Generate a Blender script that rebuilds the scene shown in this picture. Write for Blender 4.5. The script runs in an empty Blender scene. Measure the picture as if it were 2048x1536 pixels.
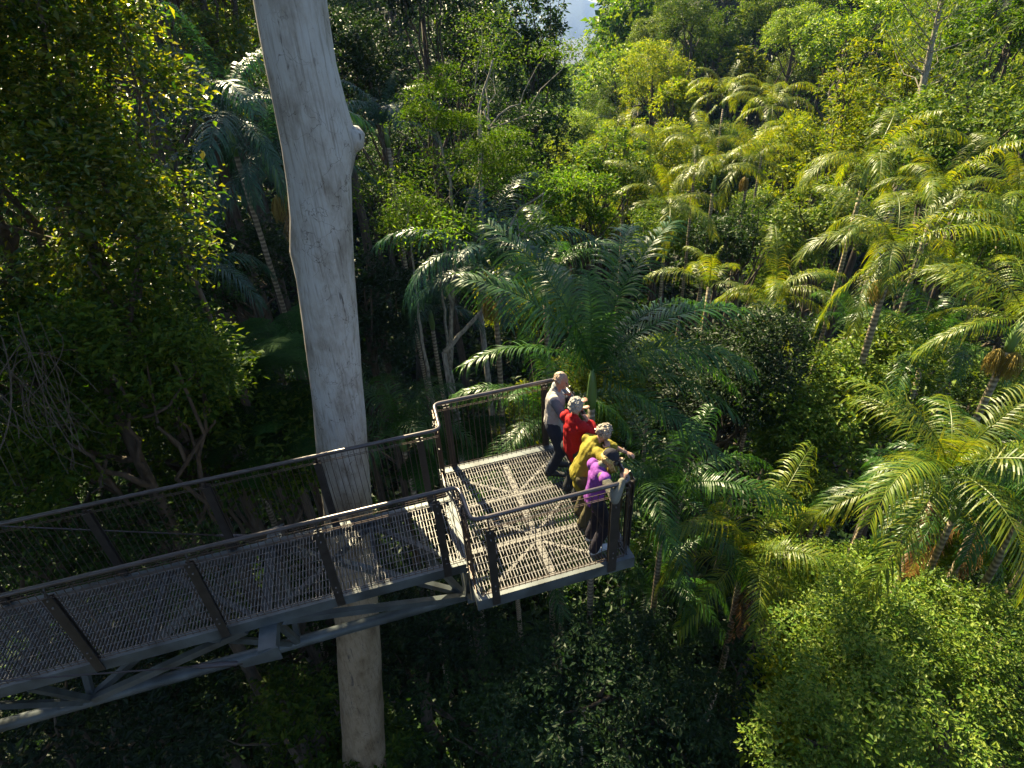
import bpy, math, time
import numpy as np
from mathutils import Vector
T0 = time.time()
PI = math.pi
rad = math.radians
scene = bpy.context.scene
COL = scene.collection

# ------------------------------------------------------------------ camera
F_PX, PITCH, ROLL, YAW = 1160.0, 0.575, -0.061, 0.254
CAM = np.array([-0.543, -3.981, 5.278])
cp, sp = math.cos(PITCH), math.sin(PITCH)
FW = np.array([math.sin(YAW) * cp, math.cos(YAW) * cp, -sp])
R0 = np.array([math.cos(YAW), -math.sin(YAW), 0.0])
U0 = np.cross(R0, FW)
RT = R0 * math.cos(ROLL) + U0 * math.sin(ROLL)
UP = -R0 * math.sin(ROLL) + U0 * math.cos(ROLL)

def ray(px, py):
    d = FW + RT * (px - 1024) / F_PX - UP * (py - 768) / F_PX
    return d / np.linalg.norm(d)
def at(px, py, r):
    return CAM + ray(px, py) * r
def at_y(px, py, Y):
    d = ray(px, py)
    return CAM + d * ((Y - CAM[1]) / d[1])
def at_z(px, py, Z):
    d = ray(px, py)
    return CAM + d * ((Z - CAM[2]) / d[2])
def proj(P):
    d = np.asarray(P, float) - CAM
    z = d @ FW
    return 1024 + F_PX * (d @ RT) / z, 768 - F_PX * (d @ UP) / z, z

# ------------------------------------------------------------------ object helpers
def tag(o, label=None, cat=None, group=None, kind=None):
    if label: o['label'] = label
    if cat: o['category'] = cat
    if group: o['group'] = group
    if kind: o['kind'] = kind
    return o
def empty(name, loc, rz=0.0):
    o = bpy.data.objects.new(name, None)
    COL.objects.link(o)
    o.location = [float(v) for v in loc]
    o.rotation_euler = (0, 0, rz)
    o.empty_display_size = 0.2
    return o
def link(name, me, parent=None, mat=None):
    o = bpy.data.objects.new(name, me)
    COL.objects.link(o)
    if parent is not None: o.parent = parent
    if mat is not None and len(me.materials) == 0: me.materials.append(mat)
    return o
def mesh_np(name, V, Fq, mat=None, smooth=False):
    """V (n,3), Fq (m,k) with k 3 or 4"""
    V = np.ascontiguousarray(V, dtype=np.float32)
    Fq = np.ascontiguousarray(Fq, dtype=np.int32)
    me = bpy.data.meshes.new(name)
    m, k = Fq.shape
    me.vertices.add(len(V)); me.vertices.foreach_set('co', V.ravel())
    me.loops.add(m * k); me.loops.foreach_set('vertex_index', Fq.ravel())
    me.polygons.add(m)
    me.polygons.foreach_set('loop_start', np.arange(0, m * k, k, dtype=np.int32))
    me.polygons.foreach_set('loop_total', np.full(m, k, dtype=np.int32))
    me.polygons.foreach_set('use_smooth', np.full(m, smooth, dtype=bool))
    me.update(calc_edges=True)
    me.validate()
    if mat: me.materials.append(mat)
    return me

class MB:
    """collects quads"""
    def __init__(s): s.v = []; s.f = []; s.n = 0
    def add(s, V, Fq):
        V = np.asarray(V, float); Fq = np.asarray(Fq, int)
        if Fq.shape[1] == 3: Fq = np.hstack([Fq, Fq[:, 2:3]])
        s.v.append(V); s.f.append(Fq + s.n); s.n += len(V)
    def box(s, lo, hi):
        x0, y0, z0 = lo; x1, y1, z1 = hi
        V = [(x0,y0,z0),(x1,y0,z0),(x1,y1,z0),(x0,y1,z0),(x0,y0,z1),(x1,y0,z1),(x1,y1,z1),(x0,y1,z1)]
        s.add(V, [(0,3,2,1),(4,5,6,7),(0,1,5,4),(1,2,6,5),(2,3,7,6),(3,0,4,7)])
    def beam(s, a, b, w, h, up=(0,0,1)):
        a = np.array(a, float); b = np.array(b, float); d = b - a; d /= np.linalg.norm(d)
        sd = np.cross(d, up)
        if np.linalg.norm(sd) < 1e-4: sd = np.array([1., 0, 0])
        sd /= np.linalg.norm(sd); u = np.cross(sd, d)
        V = []
        for p in (a, b):
            for i, j in ((-1,-1),(1,-1),(1,1),(-1,1)): V.append(p + sd * i * w / 2 + u * j * h / 2)
        s.add(V, [(0,1,2,3),(7,6,5,4),(0,4,5,1),(1,5,6,2),(2,6,7,3),(3,7,4,0)])
    def tube(s, pts, rr, n=8, cap=True):
        pts = [np.array(p, float) for p in pts]
        if not hasattr(rr, '__len__'): rr = [rr] * len(pts)
        m = len(pts); ref = np.array([0.31, 0.87, 0.38])
        V = []; prev = None
        for i, p in enumerate(pts):
            d = pts[min(i+1, m-1)] - pts[max(i-1, 0)]
            d = d / (np.linalg.norm(d) + 1e-9)
            if prev is None:
                a = np.cross(d, ref); 
                if np.linalg.norm(a) < 1e-3: a = np.cross(d, [1, 0, 0])
            else: a = prev - d * (prev @ d)
            a /= np.linalg.norm(a) + 1e-9; prev = a; b = np.cross(d, a)
            for k in range(n):
                t = 2 * PI * k / n
                V.append(p + rr[i] * (a * math.cos(t) + b * math.sin(t)))
        Fs = []
        for i in range(m - 1):
            for k in range(n):
                k2 = (k + 1) % n
                Fs.append((i*n+k, i*n+k2, (i+1)*n+k2, (i+1)*n+k))
        if cap and n >= 4:
            V.append(pts[0]); V.append(pts[-1]); c0 = m*n; c1 = m*n+1
            for k in range(0, n):
                k2 = (k+1) % n
                Fs.append((c0, k2, k, k)); Fs.append((c1, (m-1)*n+k, (m-1)*n+k2, (m-1)*n+k2))
        s.add(V, Fs)
    def mesh(s, name, mat, smooth=False):
        V = np.vstack(s.v); Fq = np.vstack(s.f)
        tri = Fq[:, 2] == Fq[:, 3]
        me = bpy.data.meshes.new(name)
        k = np.where(tri, 3, 4).astype(np.int32)
        starts = np.concatenate([[0], np.cumsum(k)[:-1]]).astype(np.int32)
        mask = np.ones_like(Fq, bool); mask[tri, 3] = False
        loops = Fq[mask].astype(np.int32)
        me.vertices.add(len(V)); me.vertices.foreach_set('co', V.astype(np.float32).ravel())
        me.loops.add(len(loops)); me.loops.foreach_set('vertex_index', loops)
        me.polygons.add(len(Fq)); me.polygons.foreach_set('loop_start', starts); me.polygons.foreach_set('loop_total', k)
        me.polygons.foreach_set('use_smooth', np.full(len(Fq), smooth, dtype=bool))
        me.update(calc_edges=True); me.validate()
        me.materials.append(mat)
        return me
    def build(s, name, mat, parent=None, smooth=False):
        return link(name, s.mesh(name, mat, smooth), parent)

# ------------------------------------------------------------------ materials
def new_mat(name):
    m = bpy.data.materials.new(name); m.use_nodes = True
    nt = m.node_tree; nt.nodes.clear()
    out = nt.nodes.new('ShaderNodeOutputMaterial')
    return m, nt, out
def N(nt, typ, **kw):
    n = nt.nodes.new(typ)
    for k, v in kw.items():
        if k in n.inputs: n.inputs[k].default_value = v
        else: setattr(n, k, v)
    return n
def ramp(nt, stops, interp='LINEAR'):
    n = nt.nodes.new('ShaderNodeValToRGB'); cr = n.color_ramp; cr.interpolation = interp
    while len(cr.elements) < len(stops): cr.elements.new(0.5)
    for e, (p, c) in zip(cr.elements, stops):
        e.position = p; e.color = (c[0], c[1], c[2], 1)
    return n

def leaf_mat(name, cols, trans=0.35, rough=0.38, spec=0.5, objvar=0.35, tcol=None):
    m, nt, out = new_mat(name); L = nt.links
    geo = N(nt, 'ShaderNodeNewGeometry'); oi = N(nt, 'ShaderNodeObjectInfo')
    n = len(cols); rp = ramp(nt, [(i / (n - 1), c) for i, c in enumerate(cols)])
    L.new(geo.outputs['Random Per Island'], rp.inputs[0])
    mr = N(nt, 'ShaderNodeMapRange'); mr.inputs['To Min'].default_value = 1 - objvar; mr.inputs['To Max'].default_value = 1 + objvar
    L.new(oi.outputs['Random'], mr.inputs['Value'])
    hs = N(nt, 'ShaderNodeHueSaturation')
    L.new(rp.outputs[0], hs.inputs['Color']); L.new(mr.outputs[0], hs.inputs['Value'])
    p = N(nt, 'ShaderNodeBsdfPrincipled'); p.inputs['Roughness'].default_value = rough
    p.inputs['Specular IOR Level'].default_value = spec
    L.new(hs.outputs[0], p.inputs['Base Color'])
    tr = N(nt, 'ShaderNodeBsdfTranslucent')
    mx = N(nt, 'ShaderNodeMix'); mx.data_type = 'RGBA'; mx.blend_type = 'MULTIPLY'; mx.inputs[0].default_value = 1.0
    L.new(hs.outputs[0], mx.inputs[6]); mx.inputs[7].default_value = tcol or (2.0, 1.9, 0.6, 1)
    L.new(mx.outputs[2], tr.inputs['Color'])
    ms = N(nt, 'ShaderNodeMixShader'); ms.inputs[0].default_value = trans
    L.new(p.outputs[0], ms.inputs[1]); L.new(tr.outputs[0], ms.inputs[2]); L.new(ms.outputs[0], out.inputs[0])
    return m

def plain_mat(name, col, rough=0.6, metal=0.0, noise=0.15, scale=8.0, bump=0.0, spec=0.5, coord='Object', stretch=None):
    m, nt, out = new_mat(name); L = nt.links
    tc = N(nt, 'ShaderNodeTexCoord'); src = tc.outputs[coord]
    if stretch:
        mp = N(nt, 'ShaderNodeMapping'); mp.inputs['Scale'].default_value = stretch
        L.new(src, mp.inputs[0]); src = mp.outputs[0]
    nz = N(nt, 'ShaderNodeTexNoise', Scale=scale, Detail=5.0); L.new(src, nz.inputs['Vector'])
    c = np.array(col)
    rp = ramp(nt, [(0.3, c * (1 - noise)), (0.7, np.minimum(c * (1 + noise), 1))]); L.new(nz.outputs[0], rp.inputs[0])
    p = N(nt, 'ShaderNodeBsdfPrincipled'); p.inputs['Roughness'].default_value = rough; p.inputs['Metallic'].default_value = metal
    p.inputs['Specular IOR Level'].default_value = spec
    L.new(rp.outputs[0], p.inputs['Base Color'])
    if bump:
        b = N(nt, 'ShaderNodeBump', Strength=bump); b.inputs['Distance'].default_value = 0.02
        L.new(nz.outputs[0], b.inputs['Height']); L.new(b.outputs[0], p.inputs['Normal'])
    L.new(p.outputs[0], out.inputs[0])
    return m

M = {}
M['leaf_dark'] = leaf_mat('leaf_dark', [(.0082,.0231,.0068),(.0150,.0394,.0082),(.0286,.0578,.0095)], 0.34, 0.5, 0.28)  # leaf copy for shaded trees: shade put into its darker colour
M['leaf_deep'] = leaf_mat('leaf_deep', [(.0060,.0180,.0072),(.0108,.0300,.0096),(.0192,.0420,.0108)], 0.30, 0.5, 0.28)  # darkest leaf copy, with heavier shade put into its colour
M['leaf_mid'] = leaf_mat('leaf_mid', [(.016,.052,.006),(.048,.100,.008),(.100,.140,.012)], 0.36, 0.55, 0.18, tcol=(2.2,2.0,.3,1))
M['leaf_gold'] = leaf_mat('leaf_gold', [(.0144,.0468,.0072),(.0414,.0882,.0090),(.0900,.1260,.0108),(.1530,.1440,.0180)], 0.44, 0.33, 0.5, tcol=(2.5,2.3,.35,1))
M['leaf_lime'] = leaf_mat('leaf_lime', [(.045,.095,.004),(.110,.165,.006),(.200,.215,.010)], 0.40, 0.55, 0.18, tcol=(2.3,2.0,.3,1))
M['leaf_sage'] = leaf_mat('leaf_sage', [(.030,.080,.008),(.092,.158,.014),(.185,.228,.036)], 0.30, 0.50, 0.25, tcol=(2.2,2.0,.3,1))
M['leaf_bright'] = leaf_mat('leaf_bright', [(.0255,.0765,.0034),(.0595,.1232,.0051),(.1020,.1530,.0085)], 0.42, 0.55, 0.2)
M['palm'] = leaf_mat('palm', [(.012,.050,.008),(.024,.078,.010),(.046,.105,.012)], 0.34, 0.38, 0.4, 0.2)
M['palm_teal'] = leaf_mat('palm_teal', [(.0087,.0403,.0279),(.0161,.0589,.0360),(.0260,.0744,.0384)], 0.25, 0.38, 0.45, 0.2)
M['palm_sunlit'] = leaf_mat('palm_sunlit', [(.0396,.0880,.0070),(.0836,.1320,.0088),(.1540,.1716,.0123)], 0.42, 0.42, 0.35, 0.2, tcol=(2.5,2.0,.3,1))  # sunlit copy of the palm leaf: yellow sunlight put into its colour
M['frond_dry'] = leaf_mat('frond_dry', [(.09,.05,.02),(.14,.08,.035),(.20,.13,.06)], 0.3, 0.6, 0.2, 0.15, tcol=(1.5,1.2,.8,1))
M['fern'] = leaf_mat('fern', [(.0098,.0364,.0084),(.0196,.0574,.0112),(.0280,.0700,.0140)], 0.3, 0.75, 0.08)
M['fruit'] = leaf_mat('fruit', [(.22,.155,.03),(.32,.24,.055),(.40,.32,.10)], 0.3, 0.6, 0.2, 0.1, tcol=(1.6,1.2,.6,1))
M['bark_dark'] = plain_mat('bark_dark', (.06,.045,.032), .9, noise=.5, scale=5, bump=.6, stretch=(3,3,.6))
M['bark_pale'] = plain_mat('bark_pale', (.21,.185,.145), .85, noise=.6, scale=7, bump=.4, stretch=(3,3,.8))
M['rachis'] = plain_mat('rachis', (.10,.16,.04), .5, noise=.2)
M['crownshaft'] = plain_mat('crownshaft', (.10,.17,.05), .4, noise=.25, scale=3, stretch=(3,3,.5))

def ring_bark(name, a, b):
    m, nt, out = new_mat(name); L = nt.links
    tc = N(nt, 'ShaderNodeTexCoord')
    sx = N(nt, 'ShaderNodeSeparateXYZ'); L.new(tc.outputs['Object'], sx.inputs[0])
    nz = N(nt, 'ShaderNodeTexNoise', Scale=6.0, Detail=5.0); L.new(tc.outputs['Object'], nz.inputs['Vector'])
    ma = N(nt, 'ShaderNodeMath'); ma.operation = 'MULTIPLY_ADD'; ma.inputs[1].default_value = 55.0
    m2 = N(nt, 'ShaderNodeMath'); m2.operation = 'MULTIPLY'; m2.inputs[1].default_value = 5.0
    L.new(nz.outputs[0], m2.inputs[0]); L.new(sx.outputs[2], ma.inputs[0]); L.new(m2.outputs[0], ma.inputs[2])
    sn = N(nt, 'ShaderNodeMath'); sn.operation = 'SINE'; L.new(ma.outputs[0], sn.inputs[0])
    mr = N(nt, 'ShaderNodeMapRange'); mr.inputs['From Min'].default_value = -1
    L.new(sn.outputs[0], mr.inputs[0])
    mm = N(nt, 'ShaderNodeMath'); mm.operation = 'MULTIPLY'; L.new(mr.outputs[0], mm.inputs[0]); L.new(nz.outputs[0], mm.inputs[1])
    rp = ramp(nt, [(.05, a), (.55, b)]); L.new(mm.outputs[0], rp.inputs[0])
    p = N(nt, 'ShaderNodeBsdfPrincipled', Roughness=.8); L.new(rp.outputs[0], p.inputs['Base Color'])
    L.new(p.outputs[0], out.inputs[0]); return m
M['palm_trunk'] = ring_bark('palm_trunk', (.11,.085,.055), (.36,.29,.20))

def gum_mat():
    m, nt, out = new_mat('gum_bark'); L = nt.links
    tc = N(nt, 'ShaderNodeTexCoord')
    def mapped(scale):
        mp = N(nt, 'ShaderNodeMapping'); mp.inputs['Scale'].default_value = scale
        L.new(tc.outputs['Object'], mp.inputs[0]); return mp.outputs[0]
    # base mottling
    n1 = N(nt, 'ShaderNodeTexNoise', Scale=3.2, Detail=9.0, Roughness=.68); L.new(mapped((1,1,.45)), n1.inputs['Vector'])
    base = ramp(nt, [(.30, (.16,.135,.11)), (.42, (.29,.265,.235)), (.52, (.385,.365,.34)), (.64, (.42,.41,.40)), (.76, (.52,.50,.46))]); L.new(n1.outputs[0], base.inputs[0])
    # lower trunk is browner
    gp = N(nt, 'ShaderNodeNewGeometry'); sx = N(nt, 'ShaderNodeSeparateXYZ'); L.new(gp.outputs['Position'], sx.inputs[0])
    mr = N(nt, 'ShaderNodeMapRange'); mr.inputs['From Min'].default_value = 1.0; mr.inputs['From Max'].default_value = -2.0
    n5 = N(nt, 'ShaderNodeTexNoise', Scale=1.3, Detail=4.0); L.new(mapped((1,1,.5)), n5.inputs['Vector'])
    ad = N(nt, 'ShaderNodeMath'); ad.operation = 'MULTIPLY_ADD'; ad.inputs[1].default_value = 4.0; 
    L.new(n5.outputs[0], ad.inputs[0]); L.new(sx.outputs[2], ad.inputs[2])
    sb = N(nt, 'ShaderNodeMath'); sb.operation = 'SUBTRACT'; sb.inputs[1].default_value = 2.0; L.new(ad.outputs[0], sb.inputs[0])
    L.new(sb.outputs[0], mr.inputs['Value'])
    brown = N(nt, 'ShaderNodeMix'); brown.data_type = 'RGBA'; brown.blend_type = 'MULTIPLY'
    L.new(mr.outputs[0], brown.inputs[0]); L.new(base.outputs[0], brown.inputs[6]); brown.inputs[7].default_value = (.62,.50,.36,1)
    # vertical dark streak scars
    n2 = N(nt, 'ShaderNodeTexNoise', Scale=6.5, Detail=11.0, Roughness=.70); n2.inputs['Distortion'].default_value = .35; L.new(mapped((2.4,2.4,.30)), n2.inputs['Vector'])
    r2 = ramp(nt, [(.60, (0,0,0)), (.64, (.75,.75,.75)), (.70, (1,1,1))]); L.new(n2.outputs[0], r2.inputs[0])
    mx = N(nt, 'ShaderNodeMix'); mx.data_type = 'RGBA'; L.new(r2.outputs[0], mx.inputs[0])
    L.new(brown.outputs[2], mx.inputs[6]); mx.inputs[7].default_value = (.075,.062,.055,1)
    # fine vertical fibre
    n3 = N(nt, 'ShaderNodeTexNoise', Scale=14.0, Detail=5.0); L.new(mapped((2.5,2.5,.12)), n3.inputs['Vector'])
    r3 = ramp(nt, [(.30, (.66,.63,.60)), (.47, (1,1,1))]); L.new(n3.outputs[0], r3.inputs[0])
    mx3 = N(nt, 'ShaderNodeMix'); mx3.data_type = 'RGBA'; mx3.blend_type = 'MULTIPLY'; mx3.inputs[0].default_value = 1
    L.new(mx.outputs[2], mx3.inputs[6]); L.new(r3.outputs[0], mx3.inputs[7])
    # scribbly cracks
    nw = N(nt, 'ShaderNodeTexNoise', Scale=3.0, Detail=4.0); L.new(tc.outputs['Object'], nw.inputs['Vector'])
    va = N(nt, 'ShaderNodeVectorMath'); va.operation = 'MULTIPLY_ADD'; va.inputs[1].default_value = (.9,.9,.9)
    L.new(nw.outputs['Color'], va.inputs[0]); L.new(tc.outputs['Object'], va.inputs[2])
    vo = N(nt, 'ShaderNodeTexVoronoi', Scale=3.1); vo.feature = 'DISTANCE_TO_EDGE'; L.new(va.outputs[0], vo.inputs['Vector'])
    r4 = ramp(nt, [(0.0, (.34,.31,.29)), (.014, (1,1,1))]); L.new(vo.outputs['Distance'], r4.inputs[0])
    nm = N(nt, 'ShaderNodeTexNoise', Scale=1.7, Detail=2.0); L.new(tc.outputs['Object'], nm.inputs['Vector'])
    rm = ramp(nt, [(.42, (0,0,0)), (.50, (1,1,1))]); L.new(nm.outputs[0], rm.inputs[0])
    mx4 = N(nt, 'ShaderNodeMix'); mx4.data_type = 'RGBA'; mx4.blend_type = 'MULTIPLY'
    L.new(rm.outputs[0], mx4.inputs[0]); L.new(mx3.outputs[2], mx4.inputs[6]); L.new(r4.outputs[0], mx4.inputs[7])
    p = N(nt, 'ShaderNodeBsdfPrincipled', Roughness=.75); L.new(mx4.outputs[2], p.inputs['Base Color'])
    p.inputs['Specular IOR Level'].default_value = .25
    b = N(nt, 'ShaderNodeBump', Strength=.4); b.inputs['Distance'].default_value = .03
    L.new(n3.outputs[0], b.inputs['Height']); L.new(b.outputs[0], p.inputs['Normal'])
    L.new(p.outputs[0], out.inputs[0]); return m
M['gum'] = gum_mat()
M['galv'] = plain_mat('galvanised_steel', (.155,.145,.142), .48, .2, noise=.22, scale=14, bump=.05)
M['brace'] = plain_mat('brace_steel', (.095,.09,.09), .6, .1, noise=.4, scale=12)
M['galv_paint'] = plain_mat('painted_steel', (.065,.076,.082), .5, .2, noise=.5, scale=3.5, bump=.05)
M['rail'] = plain_mat('rail_steel', (.085,.074,.076), .34, .6, noise=.2, scale=10)
M['post'] = plain_mat('post_steel', (.035,.030,.028), .45, .3, noise=.3, scale=9)
M['wire'] = plain_mat('wire_steel', (.075,.052,.042), .45, .5, noise=.2)
M['cable'] = plain_mat('cable_steel', (.07,.06,.065), .5, .6, noise=.2)
M['ground'] = plain_mat('forest_floor', (.012,.015,.008), .95, noise=.7, scale=.8, bump=.5)
M['far_green'] = plain_mat('far_forest', (.016,.030,.018), .95, noise=.5, scale=.09, bump=0)

# ------------------------------------------------------------------ terrain
def gz(x, y):
    x = np.asarray(x, float); y = np.asarray(y, float)
    dx = x - CAM[0]; dy = y - CAM[1]; d = np.hypot(dx, dy); az = np.degrees(np.arctan2(dx, dy))
    z = -16.0 + 1.3 * np.sin(x * .11 + 1.3) * np.cos(y * .09) + .5 * np.sin(x * .35) * np.sin(y * .31 + 2)
    z = z + np.clip((-x - 5) * .38, 0, 22) * np.clip((y + 20) / 25, 0, 1)
    w = np.clip((az - 24) / 7, 0, 1)
    z = z + np.clip((d - 50) * .42, 0, 42) * w * np.clip((150 - az) / 60, 0, 1)
    w2 = np.clip((19 - az) / 10, 0, 1) * np.clip((y + 10) / 30, 0, 1)
    z = z + np.clip((d - 45) * .25, 0, 30) * w2
    wn = np.clip((az - 12) / 4, 0, 1) * np.clip((25 - az) / 3, 0, 1)
    z = z - np.clip((d - 45) * .06, 0, 9) * wn
    z = z - np.clip((d - 260) * .2, 0, 70)
    return z
def make_ground():
    rs = np.concatenate([[0], np.geomspace(3, 3200, 90)]); na = 180
    V = []
    for r in rs:
        a = np.linspace(0, 2 * PI, na, endpoint=False)
        x = CAM[0] + r * np.sin(a); y = CAM[1] + r * np.cos(a)
        V.append(np.stack([x, y, gz(x, y)], 1))
    V = np.vstack(V); Fq = []
    for i in range(len(rs) - 1):
        k = np.arange(na); k2 = (k + 1) % na
        Fq.append(np.stack([i*na+k, (i+1)*na+k, (i+1)*na+k2, i*na+k2], 1))
    me = mesh_np('ground', V, np.vstack(Fq)[na:], M['ground'], True)
    tag(link('ground', me), 'dark leaf littered rainforest floor', None, None, 'structure')
make_ground()

def make_hills():
    rng = np.random.default_rng(5)
    # distant blue ridge: silhouette from the picture, raised on real relief 1.4 km away
    pts = [(900,10),(960,2),(1010,-6),(1060,-22),(1110,-22),(1150,-9),(1180,2),(1205,9),(1235,12),(1300,10),(1400,4)]
    xs = np.array([p[0] for p in pts], float); ys = np.array([p[1] for p in pts], float)
    nx, nd = 160, 40; V = np.zeros((nd, nx, 3))
    qx = np.linspace(900, 1400, nx)
    top = []
    for q in qx:
        d = ray(q, np.interp(q, xs, ys) + .9 * math.sin(q * .09) + .5 * math.sin(q * .23))
        h = np.hypot(d[0], d[1]); top.append(CAM + d / h * 2900)
    top = np.array(top)
    for j in range(nd):
        u = j / (nd - 1)  # 0 crest .. 1 foot toward camera
        P = CAM + (top - CAM) * (1 - .42 * u)
        base = -210.0
        P[:, 2] = base + (top[:, 2] - base) * (1 - u) ** 1.15 + 60 * np.sin(qx * .045 + u * 3) * u * (1 - u) + 16 * np.sin(qx * .09 - u * 14) * u * (1 - u)
        V[j] = P
    back = V[0].copy(); back[:, :2] = CAM[:2] + (back[:, :2] - CAM[:2]) * 1.2; back[:, 2] = -230
    V = np.concatenate([back[None], V]); nd += 1
    idx = np.arange(nd * nx).reshape(nd, nx)
    Fq = np.stack([idx[:-1, :-1].ravel(), idx[1:, :-1].ravel(), idx[1:, 1:].ravel(), idx[:-1, 1:].ravel()], 1)
    me = mesh_np('hills', V.reshape(-1, 3), Fq, M['far_green'], True)
    tag(link('hills', me), 'hazy blue forested ridge on the skyline', None, None, 'structure')
make_hills()

# ------------------------------------------------------------------ foliage generators
def unit(v): return v / (np.linalg.norm(v, axis=-1, keepdims=True) + 1e-9)
def leaves_mesh(C, D, Nn, Ln, Wd, droop=0.15):
    """C base, D axis, Nn normal, one folded quad per leaf"""
    D = unit(D); S = unit(np.cross(D, Nn)); Nn = np.cross(S, D)
    L = Ln[:, None]; W = Wd[:, None]
    v0 = C; v1 = C + D * L * .45 + S * W * .5 + Nn * W * .16
    v2 = C + D * L - Nn * L * droop; v3 = C + D * L * .45 - S * W * .5 + Nn * W * .16
    V = np.stack([v0, v1, v2, v3], 1).reshape(-1, 3)
    Fq = np.arange(len(V)).reshape(-1, 4)
    return V, Fq
def crown_arrays(rng, R, nleaf, leaf, nl=18, lobe=(.30, .46), clump=.20, per=14, flat=0.0, low=-.45, fill=.8, asp=.48, shear=0.0, gapf=5.2, gapt=-.55):
    R = np.array(R, float)
    u = unit(rng.normal(size=(nl * 3, 3))); u = u[u[:, 2] > low][:nl]
    lc = u * R * rng.uniform(.52, .90, (len(u), 1)); lr = rng.uniform(lobe[0], lobe[1], len(u))
    lc[:, 1] += shear * lc[:, 2]
    lc = np.vstack([lc, [[0, 0, 0]]]); lr = np.append(lr, .45)
    nc = nleaf // per
    w = lr ** 2; k = rng.choice(len(lr), nc, p=w / w.sum())
    dv = unit(rng.normal(size=(nc, 3)) + np.array([0, 0, .35]))
    rr = rng.uniform(fill, 1.04, nc) ** .7
    lump = 1 + .16 * np.sin(dv[:, 0] * 7 + k) * np.sin(dv[:, 1] * 6 + k * 2) + .10 * np.sin(dv[:, 2] * 11 + k)
    cc = lc[k] + dv * (lr[k] * rr * lump)[:, None] * R * np.array([1, 1, .85])
    out = unit(dv + unit(cc) * .5)
    q_ = cc / R * gapf; nz_ = np.sin(q_[:, 0]*1.3 + 1) * np.sin(q_[:, 1]*1.1 + 2) + np.sin(q_[:, 2]*1.7 + q_[:, 0]) * .7 + np.sin(q_[:, 1]*2.3 - q_[:, 2]*1.9) * .5
    keep = nz_ > gapt + rng.normal(size=nc) * .25; cc = cc[keep]; out = out[keep]
    # leaves of each clump
    c = np.repeat(cc, per, 0); o = np.repeat(out, per, 0); n = len(c)
    off = rng.normal(size=(n, 3)) * clump * .5; off[:, 2] *= (.8 - flat)
    C = c + off
    up = np.array([0, 0, 1.])
    D = unit(rng.normal(size=(n, 3)) * np.array([1, 1, .5]) + o * .75 + up * -.15)
    Nn = unit(o * .55 + up * .95 + rng.normal(size=(n, 3)) * .45)
    Ln = leaf * np.clip(rng.lognormal(-.08, .33, n), .4, 1.9); Wd = Ln * asp * rng.uniform(.8, 1.2, n)
    return C, D, Nn, Ln, Wd, lc, lr
def crown_mesh(name, seed, R, nleaf, leaf, mat, **kw):
    rng = np.random.default_rng(seed)
    C, D, Nn, Ln, Wd, lc, lr = crown_arrays(rng, R, nleaf, leaf, **kw)
    V, Fq = leaves_mesh(C, D, Nn, Ln, Wd)
    me = mesh_np(name, V, Fq, mat)
    return me, lc
def limb_tube(mb, a, b, r0, r1, rng, wob=.12, n=6, k=6):
    a = np.array(a, float); b = np.array(b, float); L = np.linalg.norm(b - a)
    pts = []
    w = rng.normal(size=(k + 1, 3)) * L * wob * .35; w[0] = 0; w[-1] = 0
    for i in range(k + 1):
        t = i / k; p = a + (b - a) * t + w[i]; p[2] += -.10 * L * math.sin(PI * t) ; pts.append(p)
    mb.tube(pts, np.linspace(r0, r1, k + 1), n, cap=False)
def tree_trunk(top, base, r, lobes, rng, forks=9, fork_r=.24):
    """trunk with limbs; coordinates local to the tree base"""
    mb = MB(); top = np.array(top, float); base = np.array(base, float)
    k = 9; pts = []
    wob = rng.normal(size=2) * .25
    for i in range(k + 1):
        t = i / k; p = base + (top - base) * t
        p[:2] += wob * math.sin(PI * t) + rng.normal(size=2) * .04; pts.append(p)
    rr = [r * (1.5 if i == 0 else 1) * (1 - .6 * i / k) for i in range(k + 1)]
    mb.tube(pts, rr, 9)
    for c in lobes[:forks]:
        t = rng.uniform(.62, .95); i = int(t * k); st = pts[i] + (pts[min(i+1,k)] - pts[i]) * (t * k - i)
        limb_tube(mb, st, c, r * fork_r * 1.3, r * .12, rng)
        e = c + rng.normal(size=3) * .5
        limb_tube(mb, st + (c - st) * .6, e, r * .2, r * .06, rng, n=5, k=4)
    return mb

KEY = []   # (px,py,short description) used for labels of in-between trees
FOOT = []  # occupied ground positions
def place_tree(name, pos, R, mesh, lobes, seed, label, cat='tree', bark='bark_dark', group=None, tr=.22, scale=1.0, rz=0.0):
    """pos = crown centre in world"""
    rng = np.random.default_rng(seed); pos = np.array(pos, float)
    g = float(gz(pos[0], pos[1])) - .1
    root = empty(name, (pos[0], pos[1], g)); tag(root, label, cat, group)
    h = pos[2] - g
    c = link('crown', mesh, root); c.location = (0, 0, h); c.rotation_euler = (0, 0, rz); c.scale = (scale,) * 3
    cr, sr = math.cos(rz), math.sin(rz)
    L = []
    for q in lobes:
        q = np.array(q) * scale; L.append(np.array([q[0]*cr - q[1]*sr, q[0]*sr + q[1]*cr, q[2] + h]))
    mb = tree_trunk((0, 0, h + R * .25), (rng.normal() * .3, rng.normal() * .3, 0), tr, L, rng)
    mb.build('trunk', M[bark], root, True)
    FOOT.append((pos[0], pos[1], R)); return root

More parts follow.
